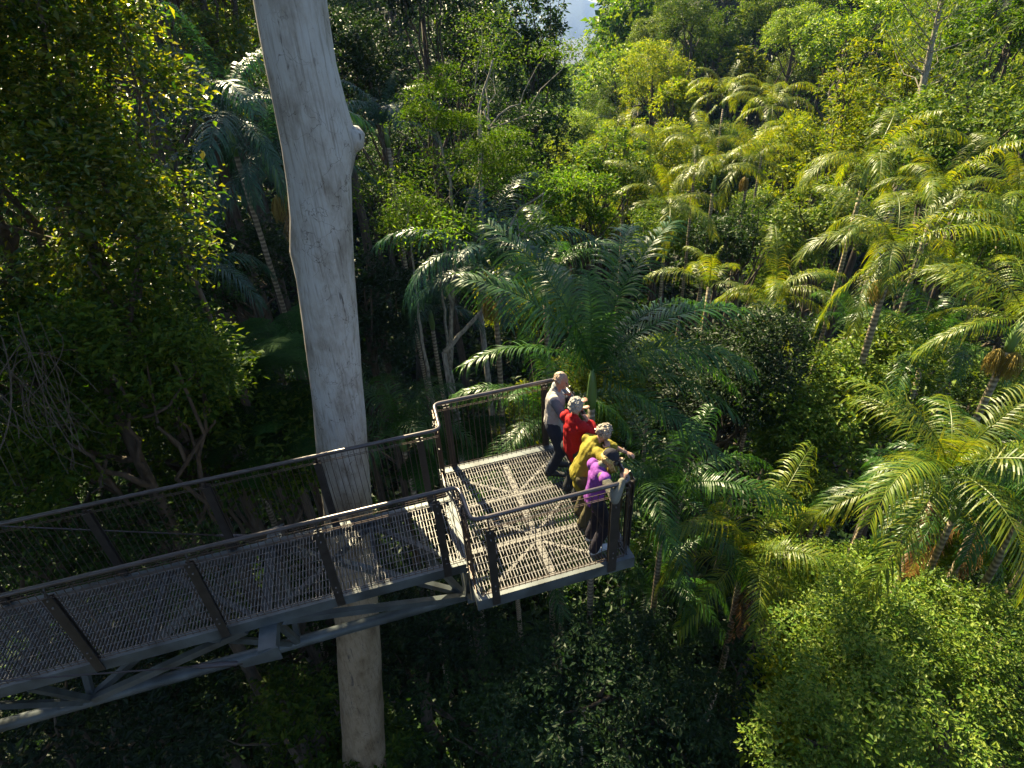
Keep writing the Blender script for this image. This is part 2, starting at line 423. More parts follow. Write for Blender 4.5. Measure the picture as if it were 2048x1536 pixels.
# --- palm fronds
def frond_mesh(name, L, e0, droop, mat_leaf, nleaf=54, lf=.70, g=.30, seed=0, curl=0.0, w=.026):
    rng = np.random.default_rng(seed)
    nt = 24; ts = np.linspace(0, 1, nt + 1); P = [np.zeros(3)]; Tn = []
    for i in range(nt + 1):
        e = rad(e0) - rad(droop) * ts[i] ** 1.25; yaw = curl * ts[i] ** 2
        Tn.append(np.array([math.cos(e) * math.cos(yaw), math.cos(e) * math.sin(yaw), math.sin(e)]))
        if i < nt: P.append(P[-1] + Tn[-1] * L / nt)
    P = np.array(P); Tn = np.array(Tn)
    mb = MB()
    mb.tube(P, np.interp(ts, [0, .2, 1], [.028, .016, .003]) * L / 3, 5, cap=False)
    for s in (-1, 1):
        for k in range(nleaf):
            t = .10 + .89 * (k + rng.uniform(-.2, .2)) / nleaf; t = min(max(t, .08), .995)
            q = t * nt; i = min(int(q), nt - 1); f = q - i
            p = P[i] + (P[i+1] - P[i]) * f; T = unit(Tn[i] * (1 - f) + Tn[i+1] * f)
            if rng.random() < .05: continue
            Y = unit(np.cross([0, 0, 1.], T)); 
            if np.linalg.norm(np.cross([0, 0, 1.], T)) < .05: Y = np.array([0, 1., 0])
            U = np.cross(T, Y)
            l = lf * L / 3 * (math.sin(PI * (.10 + .80 * t)) ** .55) * rng.uniform(.80, 1.10) * (1 - .25 * (math.sin(k * .55 + seed + s) > .93))
            fwd = .35 + .75 * t
            d = unit(T * fwd + Y * s * 1.0 + U * (.36 + rng.normal() * .12) + rng.normal(size=3) * .10)
            seg = 5; pts = [p]; ds = [d]
            for j in range(seg):
                d = unit(d + np.array([0, 0, -g * (1 + .5 * j) * .55])); pts.append(pts[-1] + d * l / seg); ds.append(d)
            wd = np.array([.55, 1.0, .95, .75, .45, .04]) * w * L / 3
            V = []
            for j in range(seg + 1):
                wv = unit(T - ds[j] * (T @ ds[j])); V += [pts[j] - wv * wd[j] * .5, pts[j] + wv * wd[j] * .5]
            mb.add(V, [(2*j, 2*j+1, 2*j+3, 2*j+2) for j in range(seg)])
    return mb.mesh(name, mat_leaf)
FR = {}
ELEV = [(84, 40), (72, 85), (60, 105), (46, 112), (30, 105), (12, 90), (-8, 70), (-38, 42)]
def frond(matname, ei, var):
    key = (matname, ei, var)
    if key not in FR:
        e, dr = ELEV[ei]
        if var == 3: FR[key] = frond_mesh('frond', 3.0, e, dr * .62, M[matname], nleaf=62, lf=.66, seed=ei * 7 + 3, curl=.12, g=.24, w=.028); return FR[key]
        if var == 4: FR[key] = frond_mesh('frond', 3.0, e, dr * .72, M[matname], nleaf=60, lf=.72, seed=ei * 7 + 4, curl=-.15, g=.30, w=.028); return FR[key]
        FR[key] = frond_mesh('frond', 3.0, e, dr + (4, -10, 14)[var], M[matname], seed=ei * 7 + var, curl=(.35, -.3, .1)[var], g=(.30, .40, .52)[var])
    return FR[key]
def fruit_mesh(seed=3):
    rng = np.random.default_rng(seed); mb = MB()
    for i in range(90):
        a = rng.uniform(0, 2*PI); sp_ = rng.uniform(.05, .26); l = rng.uniform(.5, .85)
        pts = [np.zeros(3)]
        for j in range(1, 5):
            t = j / 4; pts.append(np.array([math.cos(a) * sp_ * math.sin(t * 2.0), math.sin(a) * sp_ * math.sin(t * 2.0), -l * t ** 1.3]))
        mb.tube(pts, [.010, .009, .009, .008, .006], 3, cap=False)
        for j in range(7):
            t = rng.uniform(.3, 1); q = pts[1] + (pts[-1] - pts[1]) * t + rng.normal(size=3) * .012; s = .013
            mb.add([q + [s,0,0], q + [0,s,0], q + [-s,0,0], q + [0,-s,0], q + [0,0,s], q + [0,0,-s]],
                   [(0,1,4,4),(1,2,4,4),(2,3,4,4),(3,0,4,4),(1,0,5,5),(2,1,5,5),(3,2,5,5),(0,3,5,5)])
    return mb.mesh('fruit_cluster', M['fruit'])
FRUIT = fruit_mesh()
SHAFT = None
def palm(pos, L, label, mat='palm', nf=13, fruit=0, seed=0, dry=0, elevs=None, az=None, trunk_r=.085, group=None, name='palm_tree', lean=(0, 0), shaft=True, tall=True, stiff=False):
    """pos = point where fronds leave the crown shaft"""
    rng = np.random.default_rng(seed + 1000); pos = np.array(pos, float)
    bx, by = pos[0] + lean[0], pos[1] + lean[1]; g = float(gz(bx, by)) - .1
    if not tall: g = max(g, pos[2] - 1.2) 
    root = empty(name, (bx, by, g)); tag(root, label, 'palm', group)
    h = np.array([pos[0] - bx, pos[1] - by, pos[2] - g])
    s = L / 3.0
    mb = MB(); k = 14; pts = []; rr = []
    sh = .75 * s if shaft else 0
    for i in range(k + 1):
        t = i / k; p = h * t; p = p - np.array([0, 0, sh]) * t; p[:2] += .12 * np.array([math.sin(t * 5 + seed), math.cos(t * 4 + seed) - 1]) * t * (1 - t) * 3
        pts.append(p); rr.append(trunk_r * (1.5 - .5 * min(1, t * 6)) * (1 - .25 * t))
    mb.tube(pts, rr, 10); mb.build('trunk', M['palm_trunk'], root, True)
    if shaft:
        mb = MB(); mb.tube([h - [0, 0, sh + .02], h - [0, 0, sh * .7], h - [0, 0, sh * .3], h + [0, 0, .05]], [rr[-1]*1.05, rr[-1] * 1.45, rr[-1] * 1.1, rr[-1] * .5], 10)
        mb.build('crownshaft', M['crownshaft'], root, True)
    if elevs is None:
        elevs = [0, 1, 1, 2, 2, 3, 3, 3, 4, 4, 5, 5, 6, 6, 7][:nf] if nf <= 15 else None
    for i, ei in enumerate(elevs):
        a = (az[i] if az is not None else i * 2.399963 + rng.uniform(-.25, .25) + seed)
        f = link('frond', frond(mat, ei, int(rng.integers(3)) if not stiff else 3 + i % 2), root)
        q = s * rng.uniform(.80, 1.12) * (.7 if ei == 0 else 1)
        f.location = [float(v) for v in (h + np.array([0, 0, .02 * (7 - ei) / 7]))]
        f.rotation_euler = (rng.normal() * .16, rng.normal() * .12, a); f.scale = (q, q * rng.uniform(.85, 1.15), q)
    for i in range(dry):
        f = link('dead_frond', frond('frond_dry', 7, i % 2), root); q = s * .8
        f.location = [float(v) for v in (h - [0, 0, sh * .8])]; f.rotation_euler = (0, .5, seed + i * 2.2); f.scale = (q, q, q)
    for i in range(fruit):
        f = link('fruit_cluster', FRUIT, root); a = seed + i * 2.1 + 1; q = s * rng.uniform(.7, .95)
        f.location = [float(v) for v in (h + np.array([math.cos(a) * .17 * s, math.sin(a) * .17 * s, -sh * .95]))]; f.scale = (q, q, q)
    FOOT.append((pos[0], pos[1], 1.2)); return root

# ------------------------------------------------------------------ the cantilever walkway
W, D, YA, YB, H = 1.685, 2.09, 0.51, 1.55, 1.15
XL = -9.2
def rounded(pts, r=.09, n=5):
    pts = [np.array(p, float) for p in pts]; out = [pts[0]]
    for i in range(1, len(pts) - 1):
        a, b, c = pts[i-1], pts[i], pts[i+1]; u = unit(a - b); v = unit(c - b)
        p0 = b + u * r; p1 = b + v * r
        for k in range(n + 1):
            t = k / n; out.append((1-t)**2 * p0 + 2*t*(1-t) * b + t*t * p1)
    out.append(pts[-1]); return out
def make_walkway():
    root = empty('lookout_walkway', (0, 0, 0))
    tag(root, 'grey steel cantilevered walkway and lookout platform with open grating and dark railings', 'walkway')
    # gratings: load bars across, thin cross rods along
    def grating(x0, x1, y0, y1, parent):
        mb = MB(); n = int((x1 - x0) / .036)
        for i in range(n + 1):
            x = x0 + (x1 - x0) * i / n
            mb.box((x - .0033, y0, -.024), (x + .0033, y1, 0.0))
        m = int((y1 - y0) / .098)
        for j in range(m + 1):
            y = y0 + (y1 - y0) * j / m
            mb.box((x0, y - .0020, -.008), (x1, y + .0020, .0012))
        # banding flats round the panel
        mb.box((x0, y0 - .006, -.030), (x1, y0 - .0005, .002)); mb.box((x0, y1 + .0005, -.030), (x1, y1 + .006, .002))
        return mb.build('grating', M['galv'], parent)
    pf = MB(); z1, z0 = -.034, -.15
    # perimeter channel of the platform (top lip stands outside the grating)
    a, b = .05, .10
    for (lo, hi) in [((-a, -a, z0), (W+b, .012, .006)), ((-a, D-.012, z0), (W+b, D+b, .006)), ((-a, .012, z0), (.012, D-.012, .006)), ((W+b-.06, .012, z0), (W+b, D-.012, .006))]:
        pf.box(lo, hi)
    frame = pf.build('platform_frame', M['galv_paint'], root)
    grating(.03, W + .03, .03, D - .03, frame)
    for y in (.66, 1.40):
        mb = MB(); mb.box((.013, y-.035, z0+.01), (W+.03, y+.035, z1)); mb.build('cross_beam', M['brace'], frame)
    mb = MB(); mb.box((.80, .013, z0+.012), (.87, .614, z1-.003)); mb.box((.80, .706, z0+.012), (.87, 1.354, z1-.003)); mb.box((.80, 1.446, z0+.012), (.87, D-.013, z1-.003)); mb.build('centre_beam', M['brace'], frame)
    for p, q in [((.84,.70),(.08,1.34)), ((.84,.70),(1.6,1.34)), ((.84,1.44),(.10,2.02)), ((.84,1.44),(1.58,2.02)), ((.84,.61),(.10,.07)), ((.84,.61),(1.58,.07))]:
        mb = MB(); mb.beam((*p, -.085), (*q, -.085), .038, .05); mb.build('diagonal_brace', M['brace'], frame)
    # walkway frame
    wf = MB()
    wf.box((XL, YA-.03, -.13), (-.052, YA+.045, .006)); wf.box((XL, YB-.01, -.13), (-.052, YB+.065, .006))
    wfo = wf.build('walkway_frame', M['galv_paint'], root)
    grating(XL, -.09, YA+.06, YB-.03, wfo)
    for x in (-.085, -1.05, -3.4, -4.6, -5.8, -7.0, -8.2):
        mb = MB(); mb.box((x-.03, YA+.046, -.12), (x+.03, YB-.011, -.034)); mb.build('cross_beam', M['galv_paint'], wfo)
    for x0, x1, fl in [(-1.02, -.12, 0), (-2.15, -1.08, 1), (-3.37, -2.35, 0), (-4.57, -3.43, 1), (-5.77, -4.63, 0)]:
        mb = MB(); ya, yb = (YA+.08, YB-.05) if fl else (YB-.05, YA+.08)
        mb.beam((x0, ya, -.085), (x1, yb, -.085), .06, .05); mb.build('diagonal_brace', M['galv_paint'], wfo)
    # outrigger cross beam with end plates and stay cables
    mb = MB(); mb.box((-2.33, .20, -.27), (-2.15, 1.97, -.135)); orr = mb.build('outrigger_beam', M['galv_paint'], root)
    mb = MB(); mb.box((-2.30, YA+.046, -.1345), (-2.18, YB-.011, -.034)); mb.build('cross_beam', M['galv_paint'], wfo)
    for y, s in ((.20, -1), (1.97, 1)):
        mb = MB()
        ya, yb = (y - .022, y - .001) if s < 0 else (y + .001, y + .022)
        V = [(-2.56,ya,-.20),(-2.13,ya,-.13),(-2.13,ya,-.33),(-2.50,ya,-.30),(-2.56,yb,-.20),(-2.13,yb,-.13),(-2.13,yb,-.33),(-2.50,yb,-.30)]
        mb.add(V, [(0,1,2,3),(7,6,5,4),(0,4,5,1),(1,5,6,2),(2,6,7,3),(3,7,4,0)])
        mb.build('anchor_plate', M['galv_paint'], orr)
        a0 = np.array([-2.5, y + s * .012, -.235]); a1 = np.array([-2.86, y + s * .02, -.09]); a2 = np.array([-9.5, y + s * .2, 2.6])
        mb = MB(); mb.tube([a1, a2], .009, 6); cab = mb.build('stay_cable', M['cable'], root, True)
        mb = MB(); mb.tube([a0, a0 + (a1-a0)*.12, a0 + (a1-a0)*.14, a1, a1 + (a1-a0)*.04, a1+(a1-a0)*.2], [.016,.016,.028,.026,.017,.012], 10); mb.build('turnbuckle', M['cable'], cab, True)
    # lower chord pipe and web struts
    zc = -1.24; yc = 1.03
    mb = MB(); mb.tube([(XL, yc, zc-.02), (.02, yc, zc)], .072, 16); mb.build('bottom_chord', M['galv_paint'], root, True)
    nodes = [-.06, -2.22, -4.55, -6.9, -9.1]
    def strut(a, b, w=.075):
        mb = MB(); mb.beam(a, b, w, w); mb.build('strut', M['galv_paint'], root)
    for i, x in enumerate(nodes):
        for yt in (YA+.01, YB+.02):
            strut((x + .02, yc + (-.02 if yt < yc else .02), zc+.03), (x+.05, yt, -.14), .065)
            if i + 1 < len(nodes):
                xn = nodes[i+1]
                if i == 0: strut((x-.03, yc + (-.03 if yt < yc else .03), zc+.02), (xn+.12, yt, -.15), .075)
                else: strut((xn + .06, yc + (-.03 if yt < yc else .03), zc+.04), (x-.25, yt, -.15), .075)
        if i in (1, 2, 3): strut((x - .05, yc-.02, zc+.02), (x-.62, YA+.02, -.14), .06)
    strut((-.10, yc+.03, zc+.04), (-.75, YB, -.14), .07)
    mb = MB(); mb.box((-.05, .93, -1.30), (.05, 1.13, -.152)); mb.build('end_column', M['galv_paint'], root)
    for y in (.46, 1.60):
        mb = MB(); mb.box((-.045, y-.04, -.60), (.03, y+.04, -.152)); mb.beam((-.008, y, -.58), (-.008, 1.03 + (-.11 if y < 1 else .11), -1.12), .07, .07, up=(1,0,0)); mb.build('end_bracket', M['galv_paint'], root)
    # handrail
    path = rounded([(XL, YA, H), (-.02, YA, H), (0, 0, H), (W, 0, H), (W, D, H), (0, D, H), (-.02, YB, H), (XL, YB, H)], .085)
    mb = MB(); mb.tube(path, .0235, 14); rail = mb.build('handrail', M['rail'], root, True)
    # posts: pairs of flat plates with bolts
    def post(x, y, nx, ny, z_top=1.03, w=.085):
        mb = MB(); t = .012
        ex, ey = (w/2, t/2) if nx == 0 else (t/2, w/2)
        mb.box((x-ex, y-ey, -.11), (x+ex, y+ey, z_top))
        ox, oy = (0, -.0465*ny) if nx == 0 else (-.0465*nx, 0)
        mb.box((x+ox-ex*.9, y+oy-ey*.9, .02), (x+ox+ex*.9, y+oy+ey*.9, z_top-.01))
        for zz in (.25, .6, .95):
            mb.box((x+min(0,ox)-.014*(nx==0)-0.0, y+min(0,oy)-.014*(nx!=0), zz), (x+max(0,ox)+.014*(nx==0), y+max(0,oy)+.014*(nx!=0), zz+.03))
        o = mb.build('post', M['post'], root)
        mb = MB()
        for zz in (.12, .2, .9, 1.0):
            c = np.array([x + nx*(t/2), y + ny*(t/2), zz]); mb.tube([c, c + np.array([nx, ny, 0])*.012], .009, 6)
        mb.build('bolt', M['galv'], o)
        mb = MB(); mb.tube([(x, y, z_top-.03), (x - nx*.02, y - ny*.02, z_top+.05), (x - nx*.045, y - ny*.045, H-.02)], .010, 6); mb.build('rail_bracket', M['post'], o)
        return o
    for i in range(8):
        x = -.27 - 1.19 * i; post(x, YA - .040, 0, -1); post(x, YB + .075, 0, 1)
    post(.16, -.060, 0, -1); post(1.50, -.060, 0, -1, 1.06, .10); post(.16, D + .110, 0, 1); post(1.50, D + .110, 0, 1)
    post(W+.112, .16, 1, 0); post(W+.112, 1.90, 1, 0)
    post(-.060, .26, -1, 0, 1.05, .07); post(-.060, 1.84, -1, 0, 1.05, .07)
    # welded wire infill panels
    def panel(a, b, nrm):
        a = np.array(a, float); b = np.array(b, float); L = np.linalg.norm(b - a); u = (b - a) / L; nn = np.array([nrm[0], nrm[1], 0.])
        mb = MB(); n = max(2, int(L / .066))
        for i in range(n + 1):
            p = a + u * L * i / n
            mb.tube([p + [0,0,.03], p + [0,0,1.09], p + nn * .025 + [0,0,1.105]], .0040, 4, cap=False)
        for zz in (.05, .085, 1.02, 1.0, 1.09):
            mb.tube([a + [0,0,zz] + nn*.004, b + [0,0,zz] + nn*.004], .0040, 4, cap=False)
        mb.build('mesh_panel', M['wire'], root, False)
    for i in range(-1, 8):
        x1 = -.27 - 1.19 * i - .01 if i >= 0 else -.04; x0 = -.27 - 1.19 * (i + 1) + .01
        x0 = max(x0, XL)
        panel((x0, YA - .018, 0), (x1, YA - .018, 0), (0, -1)); panel((x0, YB + .05, 0), (x1, YB + .05, 0), (0, 1))
    panel((.02, -.02, 0), (1.66, -.02, 0), (0, -1)); panel((.02, D+.03, 0), (1.66, D+.03, 0), (0, 1)); panel((W+.03, .03, 0), (W+.03, D-.03, 0), (1, 0))
    panel((-.03, .03, 0), (-.03, .44, 0), (-1, 0)); panel((-.03, YB+.08, 0), (-.03, D-.03, 0), (-1, 0))
    return root
make_walkway()

# ------------------------------------------------------------------ the pale gum trunk
def make_gum():
    prof = [(-620, 420, 600), (-250, 462, 630), (0, 503, 655), (90, 520, 664), (182, 539, 678), (215, 546, 690), (240, 553, 704), (283, 562, 706), (319, 569, 704), (410, 579, 706), (470, 583, 707),
            (515, 586, 709), (560, 587, 713), (620, 598, 716), (700, 610, 718), (780, 620, 727), (820, 624, 732), (860, 628, 731), (900, 631, 736), (1000, 643, 745), (1100, 655, 750), (1200, 666, 755), (1300, 673, 760),
            (1420, 682, 765), (1536, 690, 770), (1800, 713, 790), (2100, 748, 820), (2330, 790, 860)]
    Y = 2.6; rows = []; n = 40; rng = np.random.default_rng(2)
    base = at_y(825, 2330, Y)
    g = float(gz(base[0], Y)) - .2; rowpts = []
    for (py, xl, xr) in prof:
        a = at_y(xl, py, Y); b = at_y(xr, py, Y); c = (a + b) / 2; r = np.linalg.norm(b - a) / 2 * .985
        rowpts.append((c[0], c[2], r))
    rowpts = np.array(rowpts)[np.argsort([q[1] for q in rowpts])]
    zs = np.linspace(rowpts[0, 1], rowpts[-1, 1], 190)
    cx_ = np.interp(zs, rowpts[:, 1], rowpts[:, 0]); rr = np.interp(zs, rowpts[:, 1], rowpts[:, 2])
    k = np.array([.25, .5, .25]); 
    for _ in range(2): cx_[1:-1] = np.convolve(cx_, k, 'valid'); rr[1:-1] = np.convolve(rr, k, 'valid')
    if zs[0] > g:
        zs = np.concatenate([[g, (g+zs[0])/2], zs]); cx_ = np.concatenate([[cx_[0], cx_[0]], cx_]); rr = np.concatenate([[rr[0]*1.5, rr[0]*1.15], rr])
    b1 = at_y(697, 262, Y); b2 = at_y(590, 498, Y); b3 = at_y(735, 822, Y); b4 = at_y(664, 92, Y)
    V = []
    for z_, c, r in zip(zs, cx_, rr):
        for j in range(n):
            t = 2 * PI * j / n
            q = r * (1 + .018 * math.sin(3*t + z_*1.1) + .012 * math.sin(5*t - z_*2.3) + .012 * math.sin(2*t + z_*4.1))
            p = np.array([c + q * math.cos(t), Y + q * math.sin(t), z_])
            for (bp, s, amp) in ((b1, .16, .12), (b2, .10, .04), (b3, .13, .02), (b4, .05, .02)):
                dd = p - bp - np.array([0, -.02, 0]); w_ = math.exp(-(dd @ dd) / (2 * s * s)); side = 1 if bp[0] > c else -1
                p = p + np.array([side * amp * w_ * (1.0), -.3 * amp * w_, -.02 * w_])
            V.append(p)
    V = np.array(V); m = len(zs); org = np.array([cx_[0], Y, zs[0]])
    idx = np.arange(m * n).reshape(m, n)
    Fq = np.stack([idx[:-1].ravel(), np.roll(idx, -1, 1)[:-1].ravel(), np.roll(idx, -1, 1)[1:].ravel(), idx[1:].ravel()], 1)
    root = empty('gum_tree', org); tag(root, 'huge smooth pale gum trunk behind the walkway with a knob on its right side', 'tree')
    link('trunk', mesh_np('trunk', V - org, Fq, M['gum'], True), root)
    # broken branch stub of the burl
    c = b1 + np.array([.02, -.03, -.02])
    bm = MB(); pts = [c + np.array([-.12, 0, -.20]), c + np.array([.0, -.02, -.07]), c + np.array([.035, -.03, .02]), c + np.array([.045, -.03, .07])]
    bm.tube([p - org for p in pts], [.06, .125, .105, .045], 14); bm.build('burl', M['gum'], root, True)
    # high limbs and crown, above the photograph's top edge
    topx, topz = cx_[-1], zs[-1]; rng = np.random.default_rng(9); mb = MB(); cl = []
    for i in range(7):
        a = rng.uniform(0, 2*PI); e = np.array([topx + 3.2*math.cos(a), Y + 3.2*math.sin(a) + .6, topz + rng.uniform(3, 7)])
        limb_tube(mb, np.array([topx, Y, topz - .1]) - org, e - org, rr[-1]*.6, .05, rng); cl.append(e - org)
    mb.build('limb', M['gum'], root, True)
    me, _ = crown_mesh('crown', 77, (3.6, 3.6, 2.2), 9000, .16, M['leaf_mid'], nl=14, lobe=(.22,.32))
    o = link('crown', me, root); o.location = [float(v) for v in np.array([topx - .4, Y + 1.0, topz + 6.0]) - org]
    FOOT.append((cx_[0], Y, 1.0))
make_gum()

# ------------------------------------------------------------------ people
def sphere_tpl(nu=14, nv=9):
    V = []; Fq = []
    for j in range(nv + 1):
        ph = PI * j / nv
        for i in range(nu):
            th = 2 * PI * i / nu; V.append((math.sin(ph)*math.cos(th), math.sin(ph)*math.sin(th), math.cos(ph)))
    for j in range(nv):
        for i in range(nu):
            i2 = (i+1) % nu; Fq.append((j*nu+i, (j+1)*nu+i, (j+1)*nu+i2, j*nu+i2))
    return np.array(V), np.array(Fq)
SV, SF = sphere_tpl()
class Blob:
    def __init__(s): s.v = []; s.f = []; s.n = 0
    def ell(s, c, r, R=None):
        r = np.array(r if hasattr(r, '__len__') else (r, r, r), float); V = SV * r
        if R is not None: V = V @ np.array(R).T
        s.v.append(V + np.array(c, float)); s.f.append(SF + s.n); s.n += len(SV)
    def cap(s, a, b, ra, rb, R=None, fl=(1, 1, 1)):
        a = np.array(a, float); b = np.array(b, float); L = np.linalg.norm(b - a); k = max(2, int(L / (min(ra, rb) * .35)) + 1)
        for i in range(k + 1):
            t = i / k; r = ra + (rb - ra) * t; s.ell(a + (b - a) * t, np.array(fl) * r, R)
    def mesh(s, name, mat, voxel, noise=0.0, nscale=12, seed=0, smooth=3):
        me0 = mesh_np('tmp', np.vstack(s.v), np.vstack(s.f))
        o = bpy.data.objects.new('tmp', me0); COL.objects.link(o)
        md = o.modifiers.new('r', 'REMESH'); md.mode = 'VOXEL'; md.voxel_size = voxel; md.use_smooth_shade = True
        sm = o.modifiers.new('s', 'SMOOTH'); sm.factor = .5; sm.iterations = smooth
        dg = bpy.context.evaluated_depsgraph_get(); me = bpy.data.meshes.new_from_object(o.evaluated_get(dg)); me.name = name
        bpy.data.objects.remove(o); bpy.data.meshes.remove(me0)
        me.materials.clear(); me.materials.append(mat)
        if noise:
            n = len(me.vertices); co = np.empty(n*3, np.float32); me.vertices.foreach_get('co', co); co = co.reshape(-1, 3)
            no = np.empty(n*3, np.float32); me.vertices.foreach_get('normal', no); no = no.reshape(-1, 3)
            rng = np.random.default_rng(seed); d = np.zeros(n)
            for q in range(7):
                k = rng.normal(size=3) * nscale * (1 + q*.35); k[2] *= .55; d += np.sin(co @ k + rng.uniform(0, 6) + 1.3*np.sin(co @ (rng.normal(size=3)*nscale*.6))) / (1 + q*.5)
            co += no * (d * noise / 2.2)[:, None]; me.vertices.foreach_set('co', co.ravel().astype(np.float32)); me.update()
        return me
def cloth(name, col, rough=.8, n=.12, sheen=True):
    return plain_mat(name, col, rough, 0, noise=n, scale=9, bump=1.0, spec=.2)
M['skin'] = plain_mat('skin', (.29,.15,.10), .5, 0, .10, 9, spec=.4)
M['skin2'] = plain_mat('skin_pale', (.34,.19,.135), .5, 0, .10, 9, spec=.4)
M['lips'] = plain_mat('lips', (.38,.13,.11), .5); M['eye'] = plain_mat('eye', (.03,.025,.02), .2)
def ik(a, t, l1, l2, pole):
    a = np.array(a, float); t = np.array(t, float); d = t - a; L = np.linalg.norm(d)
    if L > (l1 + l2) * .995: t = a + d / L * (l1 + l2) * .995; d = t - a; L = np.linalg.norm(d)
    x = (l1*l1 - l2*l2 + L*L) / (2*L); h = math.sqrt(max(l1*l1 - x*x, 0)); u = d / L
    p = np.array(pole, float); p = p - u * (p @ u); p = unit(p); return a + u*x + p*h, t
def person(label, foot, yaw, lean, htop, hair, top, legs, shoes, hands, seed, head_pitch=0.0, head_yaw=0.0, sleeve=None, vest=None, cap=None, female=False, long_top=0, bare_forearm=None, group=None, skin='skin', extras=None, stance=.0):
    """local frame: x forward, y to the person's left"""
    s = htop / 1.70
    root = empty('person', foot, yaw); tag(root, label, 'person', group)
    cy, sy = math.cos(yaw), math.sin(yaw)
    def to_local(w):
        w = np.array(w, float) - np.array(foot); return np.array([w[0]*cy + w[1]*sy, -w[0]*sy + w[1]*cy, w[2]])
    th = rad(lean); hip = np.array([-.10 * math.sin(th) * 1.2, 0, .90 * s])
    Rl = np.array([[math.cos(th), 0, math.sin(th)], [0, 1, 0], [-math.sin(th), 0, math.cos(th)]])
    ub = lambda x, y, z: hip + Rl @ (np.array([x, y, z]) * s)
    fm = .92 if female else 1.0
    chest = ub(.01, 0, .36); neck = ub(0, 0, .52)
    hp = rad(lean * .75 + head_pitch); hy = rad(head_yaw)
    Rh = np.array([[math.cos(hy), -math.sin(hy), 0], [math.sin(hy), math.cos(hy), 0], [0, 0, 1]]) @ np.array([[math.cos(hp), 0, math.sin(hp)], [0, 1, 0], [-math.sin(hp), 0, math.cos(hp)]])
    hc = neck + Rh @ (np.array([.035, 0, .165]) * s)
    sh = {1: ub(0, .175*fm, .46), -1: ub(0, -.175*fm, .46)}
    hd = lambda x, y, z: hc + Rh @ (np.array([x, y, z]) * s)
    arms = {}
    for k, (tgt, pole) in hands.items():
        tl = to_local(tgt); el, wr = ik(sh[k], tl, .29*s, .255*s, pole); arms[k] = (el, wr)
    feet = {1: np.array([.03 + stance, .10, 0]), -1: np.array([-.03 - stance, -.10, 0])}
    legj = {}
    for k in (1, -1):
        hj = hip + np.array([0, k*.09, -.02]); an = feet[k] + np.array([-.02, 0, .085]); kn, _ = ik(hj, an, .42*s, .42*s, (1, k*.1, 0)); legj[k] = (hj, kn, an)
    # ---- body: one continuous surface
    B = Blob()
    B.cap(hip, ub(0, 0, .14), .13*s*fm, .115*s*fm, Rl, (.85, 1.15, 1)); B.cap(ub(0, 0, .14), chest, .115*s*fm, .13*s*fm, Rl, (.85, 1.12, 1)); B.cap(chest, ub(0, 0, .45), .13*s*fm, .095*s, Rl, (.8, 1.3, 1))
    B.cap(ub(0, 0, .46), neck + Rh @ np.array([.02, 0, .06]), .065*s, .052*s)
    B.ell(hc + Rh @ np.array([-.008, 0, .02]), (.095*s, .074*s, .105*s), Rh); B.ell(hd(.03, 0, -.05), (.062*s, .055*s, .062*s), Rh); B.ell(hd(.055, 0, -.085), (.028*s, .03*s, .022*s), Rh)
    B.ell(hd(.062, 0, .035), (.03*s, .055*s, .02*s), Rh)
    B.cap(hd(.085, 0, .01), hd(.105, 0, -.025), .011*s, .016*s)
    for k in (1, -1): B.ell(hd(-.005, k*.076, -.015), (.018*s, .010*s, .03*s), Rh); B.ell(hd(.055, k*.035, -.03), (.025*s, .022*s, .022*s), Rh)
    for k in (1, -1):
        el, wr = arms[k]; B.cap(sh[k], el, .052*s, .040*s); B.cap(el, wr, .040*s, .026*s)
        # hand
        u = unit(wr - el); up = np.array([0, 0, 1.]); sd = unit(np.cross(u, up)) if abs(u[2]) < .95 else np.array([0, 1., 0]); dn = np.cross(sd, u)
        dn = -dn if dn[2] > 0 else dn
        pc = wr + u * .045*s; Rp = np.stack([u, sd, dn], 1)
        for q in np.linspace(0, 1, 4): B.ell(wr + u*(.01+.07*q)*s, (.028*s, (.026+.012*q)*s, .014*s), Rp)
        for f in range(4):
            off = (f - 1.5) * .019*s; Lf = (.074, .082, .076, .060)[f]*s; p0 = wr + u*.085*s + sd*off; cur = (.30 + .10*f)
            p1 = p0 + unit(u + dn*cur*.5) * Lf*.45; p2 = p1 + unit(u + dn*cur*1.6)*Lf*.32; p3 = p2 + unit(u*.7 + dn*cur*2.5)*Lf*.23
            B.cap(p0, p1, .0095*s, .0088*s); B.cap(p1, p2, .0088*s, .008*s); B.cap(p2, p3, .008*s, .0068*s)
        t0 = wr + u*.03*s + sd*.028*s*k; t1 = t0 + unit(u*.7 + sd*.7*k + dn*.3)*.035*s; t2 = t1 + unit(u + sd*.2*k + dn*.4)*.03*s
        B.cap(t0, t1, .012*s, .0105*s); B.cap(t1, t2, .0105*s, .0085*s)
        hj, kn, an = legj[k]; B.cap(hj, kn, .078*s, .052*s); B.cap(kn, an, .052*s, .036*s); B.cap(an, feet[k] + [-.03, 0, .04], .036, .03); B.cap(feet[k] + [-.03, 0, .035], feet[k] + [.13, 0, .028], .028, .022, None, (1, 1.3, 1))
    link('body', B.mesh('body', M[skin], .0065*s, smooth=2), root)
    for k in (1, -1):
        mb = MB(); 
        V = SV * .0085 * s + hd(.083, k*.030, .012); mb.add(V, SF); mb.build('eye', M['eye'], root, True)
    mb = MB(); mb.add(SV * np.array([.006, .024, .006]) * s @ Rh.T + hd(.094, 0, -.062), SF); mb.build('mouth', M['lips'], root, True)
    # ---- trousers
    B = Blob(); e = .016
    for k in (1, -1):
        hj, kn, an = legj[k]; B.cap(hj, kn, .088*s + e, .062*s + e); B.cap(kn, an + [-.005, 0, -.02], .060*s + e, .050*s + e*1.3)
